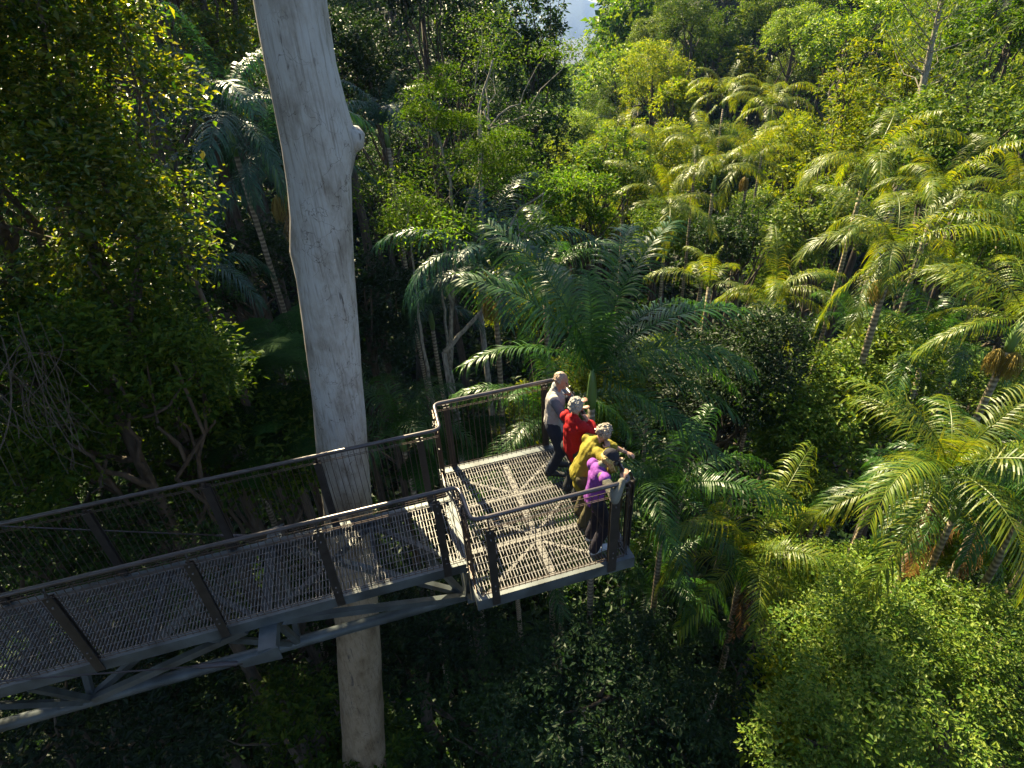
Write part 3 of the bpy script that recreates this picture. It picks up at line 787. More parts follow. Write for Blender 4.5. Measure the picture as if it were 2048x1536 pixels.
    B.cap(hip + [0, 0, -.03], ub(0, 0, .06), .128*s*fm, .122*s*fm, Rl, (.92, 1.2, 1))
    link('trousers', B.mesh('trousers', legs, .009, .006, 16, seed), root)
    # ---- shoes
    for k in (1, -1):
        B = Blob(); f = feet[k]; B.cap(f + [-.05, 0, .036], f + [.02, 0, .046], .040, .042, None, (1, 1, .9)); B.cap(f + [.02, 0, .04], f + [.16, 0, .026], .040, .030, None, (1, 1.15, .85)); B.cap(f + [-.05, 0, .012], f + [.17, 0, .012], .038, .034, None, (1, 1.15, .3))
        link('shoe', B.mesh('shoe', shoes, .006), root)
    # ---- upper garment
    B = Blob(); e = .020 if not vest else .014
    lt = 0
    B.cap(ub(0, 0, 0), ub(0, 0, .14), .126*s*fm + e, .122*s*fm + e, Rl, (.95, 1.2, 1)); B.cap(ub(0, 0, .14), chest, .122*s*fm + e, .135*s*fm + e, Rl, (.92, 1.15, 1)); B.cap(chest, ub(0, 0, .44), .132*s*fm + e, .10*s + e, Rl, (.8, 1.3, 1))
    B.cap(ub(-.01, 0, .02), (hip + [.02, 0, -.10 - long_top]) * .45 + ub(.03, 0, -.10 - long_top) * .55 + np.array([.02, 0, 0]), .128*s*fm, .122*s*fm, None, (.86, 1.2, 1))
    B.cap(ub(0, 0, .47), neck + Rh @ np.array([.0, 0, .025]), .078*s, .066*s)
    slv = Blob() if sleeve else B
    for k in (1, -1):
        el, wr = arms[k]; B.ell(sh[k] * (.93 if sleeve else 1) + ub(0, 0, .46) * (.07 if sleeve else 0), (.074 if sleeve else .062)*s + e*.5)
        lim = .93 if not (bare_forearm == k) else .30
        slv.cap(sh[k], el, (.050 if sleeve else .056)*s + e, .048*s + e*.8); slv.cap(el, el + (wr - el)*lim, .052*s + e*.9, .036*s + e*(.8 if lim > .5 else 1.4))
    if sleeve:
        for k in (1, -1): slv.cap(sh[k]*.55 + ub(0, 0, .46)*.45, sh[k], .06, .07*s)
        slv.cap(ub(0, 0, .1), chest, .12*s*fm, .13*s*fm, Rl, (.9, 1.12, 1)); slv.cap(ub(0, 0, .45), neck + Rh @ np.array([0, 0, .04]), .07*s, .062*s)
        link('shirt', slv.mesh('shirt', sleeve, .009, .005, 18, seed+1), root)
    link('vest' if vest else 'jacket', B.mesh('vest' if vest else 'jacket', top, .008, .008 if not vest else .006, 24, seed+2), root)
    # ---- hair
    if hair is not None:
        hm, style = hair; B = Blob(); rng = np.random.default_rng(seed)
        if cap: B.ell(hd(-.03, 0, .0), (.088*s, .084*s, .085*s), Rh)
        if style == 'short':
            for q in range(60):
                d = unit(rng.normal(size=3)); 
                if d[0] > .35 - .7*max(0, d[2]) or d[2] < -.45: continue
                B.ell(hd(-.012 + .094*d[0], .076*d[1], .025 + .103*d[2]), .016*s)
            B.ell(hd(-.022, 0, .034), (.088*s, .077*s, .100*s), Rh)
        else:
            n = 300; big = style == 'curly'
            B.ell(hd(-.022, 0, .036 - (.05 if cap else 0)), (.096*s, .084*s, (.104 if not cap else .07)*s), Rh)
            for q in range(n):
                d = unit(rng.normal(size=3))
                if d[0] > .55 and d[2] < .55: continue
                if d[2] < -.55 and not style == 'long': continue
                if cap and (d[2] > .05 or d[0] > .2): continue
                rr = rng.uniform(.98, 1.14) if big else 1.02
                B.ell(hd(-.014 + .100*rr*d[0], .086*rr*d[1], .030 + .108*rr*d[2]), rng.uniform(.009, .015)*s)
            if style == 'long':
                for q in range(26):
                    a = rng.uniform(PI*.42, PI*1.58); p0 = hd(.09*math.cos(a) - .02, .088*math.sin(a), -.01); p1 = p0 + np.array([-.02*math.cos(a) + .03, .02*math.sin(a), -.13*s]) + rng.normal(size=3)*.012
                    B.cap(p0, p1, .020*s, .011*s)
        link('hair', B.mesh('hair', hm, .006, .0025, 60, seed+5, smooth=1), root)
    if cap:
        B = Blob(); B.ell(hd(-.012, 0, .052), (.120*s, .100*s, .098*s), Rh); B.cap(hd(.075, 0, .050), hd(.155, 0, .032), .022, .018, Rh, (1, 3.0, .35)); B.ell(hd(-.01, 0, .145), .010)
        link('cap', B.mesh('cap', cap, .006, smooth=2), root)
    if extras: extras(root, arms, s, hd)
    return root

P1, P2, P3, P4 = (1.44, 1.64, .002), (1.50, 1.13, .002), (1.45, .68, .002), (1.42, .27, .002)
hair_grey = plain_mat('hair_grey', (.24,.225,.20), .6, noise=.5, scale=60, bump=.8)
hair_bald = plain_mat('hair_thin', (.28,.20,.15), .6, noise=.3, scale=50, bump=.5)
hair_salt = plain_mat('hair_salt', (.22,.18,.14), .6, noise=.7, scale=45, bump=.9)
hair_blond = plain_mat('hair_blond', (.40,.27,.09), .5, noise=.5, scale=45, bump=.8, stretch=(2,2,.6))
vest_grey = cloth('vest_grey', (.31,.285,.28)); shirt_grey = cloth('shirt_grey', (.09,.10,.12)); navy = cloth('navy_cloth', (.018,.022,.035))
red = cloth('red_fleece', (.29,.008,.010)); char = cloth('charcoal_cloth', (.03,.032,.035)); olive_y = cloth('yellow_olive_cloth', (.20,.165,.02))
olive_d = cloth('dark_olive_cloth', (.07,.06,.03)); purple = cloth('purple_cloth', (.20,.055,.28)); khaki = cloth('khaki_cloth', (.15,.14,.11))
shoe_d = cloth('dark_shoe', (.03,.03,.03), .5); shoe_w = plain_mat('white_shoe', (.38,.40,.43), .5, noise=.25, scale=60)
cap_b = cloth('black_cap', (.022,.02,.026))
GP = 'people on the lookout platform'
person('person in pale grey padded vest, hand to the chin, furthest along the end rail', P1, rad(-28), 4, 1.57, (hair_bald, 'short'), vest_grey, navy, shoe_d,
       {1: ((1.60, 1.52, 1.26), (.2, .5, -1)), -1: ((1.66, 1.36, 1.20), (-.5, -1, -.8))}, 11, head_pitch=12, head_yaw=-8, sleeve=shirt_grey, vest=True, group=GP)
person('grey haired person in a bright red jacket seen from behind at the rail', P2, rad(22), 0, 1.45, (hair_grey, 'curly'), red, char, shoe_d,
       {1: ((1.66, 1.32, 1.18), (-.5, 1, -.8)), -1: ((1.66, 1.02, 1.18), (-.5, -1, -.8))}, 12, head_pitch=8, head_yaw=10, long_top=.08, female=True, group=GP)
def bangle(root, arms, s, hd):
    el, wr = arms[1]; u = unit(wr - el); c = wr - u * .03; mb = MB(); a = unit(np.cross(u, [0, 0, 1.])); b = np.cross(u, a); n = 14
    for k in range(n):
        t = 2*PI*k/n; t2 = 2*PI*(k+1)/n
        mb.tube([c + .034*(a*math.cos(t)+b*math.sin(t)), c + .034*(a*math.cos(t2)+b*math.sin(t2))], .004, 5)
    mb.build('bracelet', M['galv'], root, True)
person('curly haired person in mustard jacket bent over the rail', P3, rad(4), 24, 1.44, (hair_salt, 'curly'), olive_y, olive_d, shoe_d,
       {1: ((2.02, .60, .93), (.3, 1, .6)), -1: ((1.66, .50, 1.18), (-.4, -1, -.6))}, 13, head_pitch=16, head_yaw=-12, long_top=.08, female=True, bare_forearm=1, group=GP, skin='skin2', extras=bangle)
person('blonde person in purple vest, black cap and white shoes leaning at the near rail corner', P4, rad(6), 7, 1.40, (hair_blond, 'long'), purple, cloth('black_trousers', (.016,.014,.022)), shoe_w,
       {1: ((1.66, .30, 1.17), (-.6, .8, -.9)), -1: ((1.60, .02, 1.165), (-1, -.1, -.8))}, 14, head_pitch=34, head_yaw=-6, sleeve=khaki, vest=True, cap=cap_b, female=True, long_top=.03, group=GP, skin='skin2')
print('people', time.time() - T0)

# ------------------------------------------------------------------ keyed broadleaf trees (screen place, distance, size)
SX, SY, SE = -0.24, 0.97, 40.0       # direction towards the sun, elevation
def sized(px, r): return px / F_PX * r
BT = [
 # px, py, range, rx px, rz px, mat, nleaf, leaf, kw, label
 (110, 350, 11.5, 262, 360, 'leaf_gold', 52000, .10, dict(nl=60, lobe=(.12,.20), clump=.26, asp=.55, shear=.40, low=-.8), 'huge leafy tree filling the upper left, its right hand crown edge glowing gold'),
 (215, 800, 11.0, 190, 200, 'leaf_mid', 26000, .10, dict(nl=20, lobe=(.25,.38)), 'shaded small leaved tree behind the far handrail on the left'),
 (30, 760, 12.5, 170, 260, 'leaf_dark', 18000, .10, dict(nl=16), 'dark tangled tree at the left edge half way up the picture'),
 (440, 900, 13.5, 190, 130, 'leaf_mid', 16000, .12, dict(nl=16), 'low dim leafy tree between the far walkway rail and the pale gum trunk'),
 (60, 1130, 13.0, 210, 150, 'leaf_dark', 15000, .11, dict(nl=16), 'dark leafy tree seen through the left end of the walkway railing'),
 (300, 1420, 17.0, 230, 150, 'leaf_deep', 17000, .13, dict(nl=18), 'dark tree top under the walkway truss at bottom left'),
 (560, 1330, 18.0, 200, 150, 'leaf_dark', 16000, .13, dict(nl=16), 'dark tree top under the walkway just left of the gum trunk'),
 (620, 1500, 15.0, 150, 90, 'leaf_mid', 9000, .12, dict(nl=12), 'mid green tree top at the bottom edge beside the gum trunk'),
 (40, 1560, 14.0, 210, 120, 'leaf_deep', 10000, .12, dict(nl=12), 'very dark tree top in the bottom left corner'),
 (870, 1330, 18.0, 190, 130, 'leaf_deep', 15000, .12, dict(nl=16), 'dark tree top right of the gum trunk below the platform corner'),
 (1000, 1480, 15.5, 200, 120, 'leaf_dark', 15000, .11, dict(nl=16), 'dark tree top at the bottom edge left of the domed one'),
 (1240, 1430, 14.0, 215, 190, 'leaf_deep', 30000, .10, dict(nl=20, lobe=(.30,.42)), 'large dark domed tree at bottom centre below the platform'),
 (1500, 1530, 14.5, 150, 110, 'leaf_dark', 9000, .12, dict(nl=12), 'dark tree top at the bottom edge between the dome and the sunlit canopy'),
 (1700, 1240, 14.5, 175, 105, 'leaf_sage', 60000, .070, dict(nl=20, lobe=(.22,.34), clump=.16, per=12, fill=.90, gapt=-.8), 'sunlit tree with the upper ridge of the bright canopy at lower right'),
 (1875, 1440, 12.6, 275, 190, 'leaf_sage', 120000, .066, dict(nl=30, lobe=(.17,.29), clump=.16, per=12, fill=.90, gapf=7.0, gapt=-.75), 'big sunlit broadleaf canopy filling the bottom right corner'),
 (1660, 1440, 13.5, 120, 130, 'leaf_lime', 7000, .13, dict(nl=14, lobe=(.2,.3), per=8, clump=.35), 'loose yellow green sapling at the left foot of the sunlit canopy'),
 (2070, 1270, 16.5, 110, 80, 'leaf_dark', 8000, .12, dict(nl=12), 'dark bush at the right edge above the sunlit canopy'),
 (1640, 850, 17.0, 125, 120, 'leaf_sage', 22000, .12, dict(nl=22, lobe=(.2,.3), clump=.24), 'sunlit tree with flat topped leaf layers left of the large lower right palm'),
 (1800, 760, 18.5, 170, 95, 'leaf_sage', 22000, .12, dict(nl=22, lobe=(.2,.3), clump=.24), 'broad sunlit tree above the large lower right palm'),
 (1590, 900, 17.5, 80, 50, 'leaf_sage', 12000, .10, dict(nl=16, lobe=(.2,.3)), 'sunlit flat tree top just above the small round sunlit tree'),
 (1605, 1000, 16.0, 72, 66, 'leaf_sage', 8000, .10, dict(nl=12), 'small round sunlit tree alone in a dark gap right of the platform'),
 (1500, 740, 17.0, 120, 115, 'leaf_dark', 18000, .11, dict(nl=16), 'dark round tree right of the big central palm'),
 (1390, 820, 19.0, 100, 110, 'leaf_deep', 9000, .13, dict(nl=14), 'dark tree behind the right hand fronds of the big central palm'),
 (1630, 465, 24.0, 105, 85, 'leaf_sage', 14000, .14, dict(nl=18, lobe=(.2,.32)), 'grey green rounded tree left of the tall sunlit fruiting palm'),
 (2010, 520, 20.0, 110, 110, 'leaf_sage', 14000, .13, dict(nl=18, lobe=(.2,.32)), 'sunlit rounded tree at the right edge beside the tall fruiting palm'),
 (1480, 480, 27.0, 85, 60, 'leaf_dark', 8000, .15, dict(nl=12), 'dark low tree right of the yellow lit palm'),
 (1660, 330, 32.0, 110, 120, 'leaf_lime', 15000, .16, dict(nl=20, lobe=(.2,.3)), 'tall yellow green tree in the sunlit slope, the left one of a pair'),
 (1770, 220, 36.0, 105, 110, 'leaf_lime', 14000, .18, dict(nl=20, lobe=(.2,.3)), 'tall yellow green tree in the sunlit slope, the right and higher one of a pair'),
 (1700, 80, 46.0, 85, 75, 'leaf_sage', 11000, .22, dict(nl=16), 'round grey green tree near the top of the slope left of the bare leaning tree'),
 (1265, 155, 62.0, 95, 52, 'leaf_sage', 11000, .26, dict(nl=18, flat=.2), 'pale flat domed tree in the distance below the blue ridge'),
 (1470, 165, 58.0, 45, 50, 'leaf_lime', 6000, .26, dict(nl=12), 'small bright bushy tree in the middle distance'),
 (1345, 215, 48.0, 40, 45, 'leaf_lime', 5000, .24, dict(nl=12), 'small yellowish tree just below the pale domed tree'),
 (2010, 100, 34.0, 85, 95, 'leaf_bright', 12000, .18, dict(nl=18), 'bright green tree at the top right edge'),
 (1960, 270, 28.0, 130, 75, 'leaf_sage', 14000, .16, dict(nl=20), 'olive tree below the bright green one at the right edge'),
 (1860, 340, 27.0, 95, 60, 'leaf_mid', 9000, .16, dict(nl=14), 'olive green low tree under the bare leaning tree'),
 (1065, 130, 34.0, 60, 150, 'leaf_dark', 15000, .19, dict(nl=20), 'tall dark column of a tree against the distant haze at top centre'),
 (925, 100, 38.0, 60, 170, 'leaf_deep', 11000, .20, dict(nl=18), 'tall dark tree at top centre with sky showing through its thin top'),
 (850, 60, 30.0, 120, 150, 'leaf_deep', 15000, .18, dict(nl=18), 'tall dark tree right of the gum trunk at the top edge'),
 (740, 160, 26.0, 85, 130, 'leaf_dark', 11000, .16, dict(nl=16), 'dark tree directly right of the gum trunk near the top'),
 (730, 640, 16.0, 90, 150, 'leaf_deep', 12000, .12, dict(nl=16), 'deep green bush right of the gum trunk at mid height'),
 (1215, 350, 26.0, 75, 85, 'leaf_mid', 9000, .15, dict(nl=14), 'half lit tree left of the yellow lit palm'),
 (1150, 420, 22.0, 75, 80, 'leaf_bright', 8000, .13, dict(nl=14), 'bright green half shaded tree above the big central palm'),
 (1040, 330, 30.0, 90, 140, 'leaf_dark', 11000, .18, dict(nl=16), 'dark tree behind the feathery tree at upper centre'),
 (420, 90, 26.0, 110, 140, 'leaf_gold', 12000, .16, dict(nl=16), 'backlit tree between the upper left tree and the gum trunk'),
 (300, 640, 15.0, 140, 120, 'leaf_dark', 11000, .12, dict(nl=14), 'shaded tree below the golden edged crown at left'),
 (500, 560, 19.0, 100, 110, 'leaf_dark', 8000, .14, dict(nl=14), 'dim tree behind the bluish palms left of the gum trunk'),
]
warn = []
me, lobes = crown_mesh('crown', 99, (2.5, 1.7, 1.7), 42000, .11, M['leaf_gold'], nl=30, lobe=(.22,.34), clump=.26, asp=.55)  # extra crown, added to shade the left walkway
place_tree('tree', (-5.9, 6.9, 6.6), 2.0, me, lobes, 99, 'dense golden green crown added at the top left corner to shade the walkway', tr=.24)
for i, (px, py, r, rxp, rzp, mat, nl_, leaf, kw, label) in enumerate(BT):
    p = at(px, py, r); rx, rz = sized(rxp, r), sized(rzp, r)
    me, lobes = crown_mesh('crown', 100 + i, (rx, rx * (.5 if i == 0 else .9), rz), int(nl_ * .9), leaf, M[mat], **kw)
    place_tree('tree', p, (rx + rz) / 2, me, lobes, i, label, tr=.10 + .05 * rx)
    KEY.append((px, py)); warn.append((i, p.round(1), round(rx, 1), round(rz, 1)))

# airy feathery tree with pale forked stems
def limb_px(mb, pts, rr, off):
    P = [at(a, b, r) - off for a, b, r in pts]
    Q = []; R_ = []
    for i in range(len(P) - 1):
        for k in range(4):
            t = k / 4; Q.append(P[i] * (1-t) + P[i+1] * t + np.array([.02*math.sin(i*3+k*1.7), 0, .015*math.cos(k*2+i)])); R_.append(rr[i] * (1-t) + rr[i+1] * t)
    Q.append(P[-1]); R_.append(rr[-1]); mb.tube(Q, R_, 7)
def airy():
    b = at(900, 740, 15.5); g = float(gz(b[0], b[1])); org = np.array([b[0], b[1], g - .1])
    root = empty('feathery_tree', org); tag(root, 'slender forked pale stemmed tree with flat lime leaf tiers right of the gum trunk', 'tree')
    mb = MB()
    mb.tube([np.zeros(3), np.array([.2, .1, (b[2]-org[2]) * .5]), b - org], [.12, .09, .07], 8)
    limb_px(mb, [(900,740,15.5),(905,600,15.4),(912,480,15.3),(900,360,15.2),(870,250,15.2),(885,180,15.2)], [.07,.055,.045,.035,.022,.012], org)
    limb_px(mb, [(905,620,15.4),(885,540,15.2),(872,500,15.1),(840,440,15.0)], [.045,.035,.028,.015], org)
    limb_px(mb, [(912,480,15.3),(940,400,15.4),(965,330,15.5),(962,220,15.6)], [.04,.035,.025,.012], org)
    limb_px(mb, [(940,400,15.4),(1000,345,15.3),(1040,330,15.3)], [.022,.016,.010], org)
    limb_px(mb, [(900,360,15.2),(930,290,15.2),(960,250,15.1)], [.02,.014,.008], org)
    mb.build('trunk', M['bark_pale'], root, True)
    rng = np.random.default_rng(8); Cs = []
    tiers = [(870,170,15.2,75),(840,215,15.1,60),(905,235,15.2,80),(960,290,15.5,75),(1010,265,15.4,60),(1000,330,15.3,90),(820,400,15.0,70),(860,435,15.1,75),(790,440,15.1,55),(930,450,15.3,45),(1040,300,15.4,40),(890,130,15.3,40),(835,470,15.0,60)]
    for (a, c, r, w) in tiers:
        o = at(a, c, r) - org; Rm = sized(w, r); n = int(1500 * (w / 70) ** 2)
        q = rng.normal(size=(n, 3)) * np.array([.42, .42, .10]) * Rm; q[:, 2] -= .28 * (q[:, 0]**2 + q[:, 1]**2) / Rm + 0
        Cs.append(q + o)
    C = np.vstack(Cs); n = len(C); Dd = unit(rng.normal(size=(n, 3)) * np.array([1, 1, .35]) + [0, 0, -.35]); Nn = unit(rng.normal(size=(n, 3)) * .35 + [0, 0, 1])
    Ln = .085 * rng.uniform(.6, 1.3, n); V, Fq = leaves_mesh(C, Dd, Nn, Ln, Ln * .33)
    link('crown', mesh_np('crown', V, Fq, M['leaf_bright']), root); KEY.append((900, 300)); FOOT.append((b[0], b[1], 1.5))
airy()
def stems():
    specs = [([(858,760,14.6),(842,660,14.6),(828,560,14.6),(822,470,14.8),(810,400,14.8)], .045, 'thin pale leaning stem nearest the gum trunk, left of the forked feathery tree'),
             ([(888,705,14.0),(930,660,14.0),(965,620,14.0),(975,560,14.1),(1000,500,14.2),(1035,420,14.3),(1090,385,14.4)], .06, 'lichen covered stem zigzagging up to the right behind the big central palm'),
             ([(895,700,16.5),(890,620,16.5),(876,540,16.5),(862,480,16.6),(850,430,16.6)], .045, 'slim pale stem rising close beside the forked feathery tree'),
             ([(960,620,19),(965,480,19),(960,330,19),(958,220,19),(985,120,19)], .09, 'straight mottled trunk standing behind the feathery tree')]
    for i, (pts, r, label) in enumerate(specs):
        b = at(*pts[0]); g = float(gz(b[0], b[1])); org = np.array([b[0], b[1], g - .1]); root = empty('slender_tree', org); tag(root, label, 'tree')
        mb = MB(); mb.tube([np.zeros(3), np.array([.15, -.1, (b[2]-org[2])*.5]), b - org], [r*1.5, r*1.2, r], 8)
        limb_px(mb, pts, np.linspace(r, r*.3, len(pts)), org)
        rng = np.random.default_rng(i); top = at(*pts[-1]) - org; Cs = []
        for k in range(5):
            e = top + rng.normal(size=3) * np.array([.9, .6, .5]); limb_tube(mb, (b - org) * .25 + top * .75, e, r*.3, r*.08, rng); Cs.append(e)
        mb.build('trunk', M['bark_pale'], root, True)
        C = np.vstack([c + rng.normal(size=(420, 3)) * np.array([.45, .45, .16]) for c in Cs]); n = len(C)
        Dd = unit(rng.normal(size=(n, 3)) * np.array([1, 1, .4]) + [0, 0, -.3]); Nn = unit(rng.normal(size=(n, 3)) * .4 + [0, 0, 1]); Ln = .10 * rng.uniform(.6, 1.3, n)
        V, Fq = leaves_mesh(C, Dd, Nn, Ln, Ln * .4); link('crown', mesh_np('crown', V, Fq, M['leaf_bright' if i % 2 else 'leaf_mid']), root)
        FOOT.append((b[0], b[1], .6))
stems()
def bare_tree():
    b = at(1832, 250, 30); g = float(gz(b[0], b[1])); org = np.array([b[0], b[1], g - .1]); root = empty('bare_tree', org)
    tag(root, 'tall thin leaning tree with pale bare trunk and wispy upswept branches at upper right', 'tree')
    mb = MB(); mb.tube([np.zeros(3), (b - org)], [.2, .17], 8)
    limb_px(mb, [(1832,250,30),(1845,180,30),(1862,90,30),(1885,0,30),(1900,-70,30)], [.17,.13,.10,.07,.03], org)
    rng = np.random.default_rng(3); Cs = []
    for k in range(46):
        t = rng.uniform(.12, 1); y = 250 - 310*t; x = np.interp(y, [-70, 0, 90, 180, 250], [1900, 1885, 1862, 1845, 1832])
        s = at(x, y, 30) - org; a = rng.uniform(0, 2*PI); L = rng.uniform(1.2, 2.6) * (1.15 - .5*t); e = s + np.array([math.cos(a)*L, math.sin(a)*L, L * rng.uniform(.35, 1.1)])
        limb_tube(mb, s, e, .03, .006, rng, wob=.08, n=4, k=4)
        for q in range(60):
            u = rng.uniform(.30, 1.05); Cs.append(s + (e - s)*u + rng.normal(size=3) * .16)
    mb.build('trunk', M['bark_pale'], root, True)
    C = np.array(Cs); n = len(C); Dd = unit(rng.normal(size=(n, 3)) + [0, 0, .6]); Nn = unit(rng.normal(size=(n, 3)) + [0, 0, .5]); Ln = .30 * rng.uniform(.5, 1.3, n)
    V, Fq = leaves_mesh(C, Dd, Nn, Ln, Ln*.13); link('crown', mesh_np('crown', V, Fq, M['leaf_sage']), root); KEY.append((1860, 120)); FOOT.append((b[0], b[1], 2))
bare_tree()

# ------------------------------------------------------------------ palms
A = lambda *d: [rad(q) for q in d]
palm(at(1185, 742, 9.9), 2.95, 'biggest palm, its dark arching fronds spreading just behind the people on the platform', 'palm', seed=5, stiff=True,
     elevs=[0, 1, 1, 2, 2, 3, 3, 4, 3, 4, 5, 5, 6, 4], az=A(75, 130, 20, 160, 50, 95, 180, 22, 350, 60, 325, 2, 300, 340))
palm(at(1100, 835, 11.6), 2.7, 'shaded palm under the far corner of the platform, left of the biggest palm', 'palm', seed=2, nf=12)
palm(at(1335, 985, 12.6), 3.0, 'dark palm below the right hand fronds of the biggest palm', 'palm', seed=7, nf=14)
palm(at(1490, 1115, 13.2), 2.7, 'palm with yellowish upright young fronds right of and below the platform', 'palm_sunlit', seed=11, nf=14, dry=1)
palm(at(1895, 945, 11.8), 2.45, 'large sunlit palm with wide feathery crown at lower right', 'palm_sunlit', seed=4, nf=15, dry=1)
palm(at(1790, 505, 15.5), 2.6, 'tall sunlit palm with a golden fruit cluster and pale trunk at right centre', 'palm_sunlit', seed=6, nf=15, fruit=2, trunk_r=.10)
palm(at(2045, 640, 14.0), 2.5, 'sunlit palm cut by the right edge above the large lower right palm', 'palm_sunlit', seed=8, nf=14, fruit=2)
palm(at(1545, 600, 19.5), 2.3, 'sunlit palm with hanging fruit between the biggest palm and the tall fruiting palm', 'palm_sunlit', seed=3, nf=13, fruit=2)
palm(at(1418, 575, 18.0), 2.0, 'young palm of upright fronds just left of the palm with hanging fruit', 'palm_sunlit', seed=12, elevs=[0, 1, 1, 2, 2, 3, 4], shaft=False)
palm(at(1335, 410, 23.5), 2.8, 'yellow lit palm with a large round fruit cluster above the biggest palm', 'palm_sunlit', seed=10, nf=13, fruit=2)
palm(at(1875, 400, 18.0), 2.2, 'sunlit palm directly behind and above the tall fruiting palm', 'palm_sunlit', seed=13, nf=13)
palm(at(1735, 335, 20.5), 2.5, 'sunlit palm with long leftward fronds above the tall fruiting palm', 'palm_sunlit', seed=15, nf=13)
palm(at(2035, 400, 19.0), 2.2, 'sunlit palm at the right edge in the upper part of the slope', 'palm_sunlit', seed=16, nf=12, fruit=1)
palm(at(1250, 275, 31.0), 2.5, 'half lit palm left of the yellow lit palm at upper centre', 'palm_sunlit', seed=17, nf=11, fruit=1)
palm(at(1395, 290, 30.0), 2.4, 'sunlit palm above the yellow lit palm', 'palm_sunlit', seed=18, nf=12)
palm(at(1450, 190, 42.0), 3.0, 'distant sunlit palm beside the small bright bushy tree', 'palm_sunlit', seed=19, nf=11)
palm(at(1540, 215, 38.0), 2.9, 'distant sunlit palm left of the pair of yellow green trees', 'palm_sunlit', seed=20, nf=12)
palm(at(1500, 325, 28.0), 2.4, 'sunlit palm in the middle of the valley right of the yellow lit palm', 'palm_sunlit', seed=21, nf=12, fruit=1)
palm(at(1430, 350, 25.0), 2.6, 'small sunlit palm touching the yellow lit palm on its right', 'palm_sunlit', seed=22, nf=11)
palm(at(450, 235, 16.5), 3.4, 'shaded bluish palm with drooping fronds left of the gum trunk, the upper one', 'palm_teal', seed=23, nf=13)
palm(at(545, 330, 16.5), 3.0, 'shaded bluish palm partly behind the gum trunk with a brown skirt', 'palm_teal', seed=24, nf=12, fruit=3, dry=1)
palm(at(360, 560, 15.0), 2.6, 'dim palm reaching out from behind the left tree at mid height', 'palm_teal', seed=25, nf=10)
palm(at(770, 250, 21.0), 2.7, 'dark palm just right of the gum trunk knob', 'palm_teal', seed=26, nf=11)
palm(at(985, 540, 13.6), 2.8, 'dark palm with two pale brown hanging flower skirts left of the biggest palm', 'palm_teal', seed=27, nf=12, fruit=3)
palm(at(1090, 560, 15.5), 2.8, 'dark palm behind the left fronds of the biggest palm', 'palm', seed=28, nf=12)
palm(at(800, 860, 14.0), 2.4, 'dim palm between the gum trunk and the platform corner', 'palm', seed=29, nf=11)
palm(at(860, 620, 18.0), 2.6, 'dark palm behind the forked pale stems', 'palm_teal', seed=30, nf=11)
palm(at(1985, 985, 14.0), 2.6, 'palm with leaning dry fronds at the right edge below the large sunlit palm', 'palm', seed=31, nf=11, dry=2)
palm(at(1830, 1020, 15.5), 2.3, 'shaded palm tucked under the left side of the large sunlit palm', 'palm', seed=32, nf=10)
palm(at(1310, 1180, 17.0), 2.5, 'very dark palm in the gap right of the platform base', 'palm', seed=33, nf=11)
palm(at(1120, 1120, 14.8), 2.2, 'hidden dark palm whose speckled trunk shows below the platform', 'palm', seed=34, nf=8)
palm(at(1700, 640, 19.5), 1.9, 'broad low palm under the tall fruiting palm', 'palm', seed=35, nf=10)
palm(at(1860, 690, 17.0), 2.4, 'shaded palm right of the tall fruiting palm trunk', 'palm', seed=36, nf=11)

for i_, (px_, py_, r_, nm_) in enumerate([(1860, 1010, 13.4, 'sunlit reddish palm trunk in the dark gap, leftmost of those above the bottom right canopy'), (1925, 1000, 13.2, 'sunlit palm trunk in the dark gap, middle one above the bottom right canopy'), (2075, 985, 12.6, 'long sunlit palm trunk slanting in from the right edge'), (2110, 1040, 12.9, 'lower long sunlit palm trunk slanting in from the right edge')]):
    palm(at(px_, py_, r_), 1.9, nm_, 'palm', seed=50 + i_, nf=8, trunk_r=.075)

# ------------------------------------------------------------------ tree ferns
def fern_mesh(seed):
    rng = np.random.default_rng(seed); L = 2.0; n = 20; P = [np.zeros(3)]; T = []
    for i in range(n + 1):
        e = rad(34 - 62 * (i / n) ** 1.2); T.append(np.array([math.cos(e), 0, math.sin(e)]))
        if i < n: P.append(P[-1] + T[-1] * L / n)
    P = np.array(P); mb = MB(); mb.tube(P, np.linspace(.016, .003, n + 1), 5, cap=False)
    for s in (-1, 1):
        for k in range(24):
            t = .10 + .88 * k / 24; i = min(int(t*n), n-1); p = P[i] + (P[i+1]-P[i])*(t*n-i); Tt = T[i]
            l = .52 * math.sin(PI * (.12 + .84*t)) ** .7 + .02; d0 = unit(np.array([0, s, 0]) + Tt * .35 + rng.normal(size=3)*.04)
            for j in range(15):
                u = (j + .5) / 15; q = p + d0 * l * u + np.array([0, 0, -.16 * l * u * u]); w = .075 * (1 - u) ** .6 + .012
                for s2 in (-1, 1):
                    dd = unit(Tt * s2 + d0 * .45) * w; h = d0 * .011
                    mb.add([q - h, q + h, q + dd + h * .2 + [0,0,-.006], q + dd - h * .6 + [0,0,-.006]], [(0, 1, 2, 3)])
    return mb.mesh('frond', M['fern'])
FERN = [fern_mesh(1), fern_mesh(2)]
def tree_fern(pos, s, label, seed):
    g = float(gz(pos[0], pos[1])) - .1; root = empty('tree_fern', (pos[0], pos[1], g)); tag(root, label, 'tree fern'); h = pos[2] - g
    mb = MB(); mb.tube([(0,0,0),(.1,0,h*.5),(0,0,h)], [.16,.12,.10], 8); mb.build('trunk', M['bark_dark'], root, True)
    rng = np.random.default_rng(seed)
    for i in range(15):
        f = link('frond', FERN[i % 2], root); f.location = (0, 0, float(h)); q = s * rng.uniform(.8, 1.1); f.scale = (q, q, q)
        f.rotation_euler = (0, rng.uniform(-.5, .35), i * 2.39996 + rng.uniform(-.2, .2))
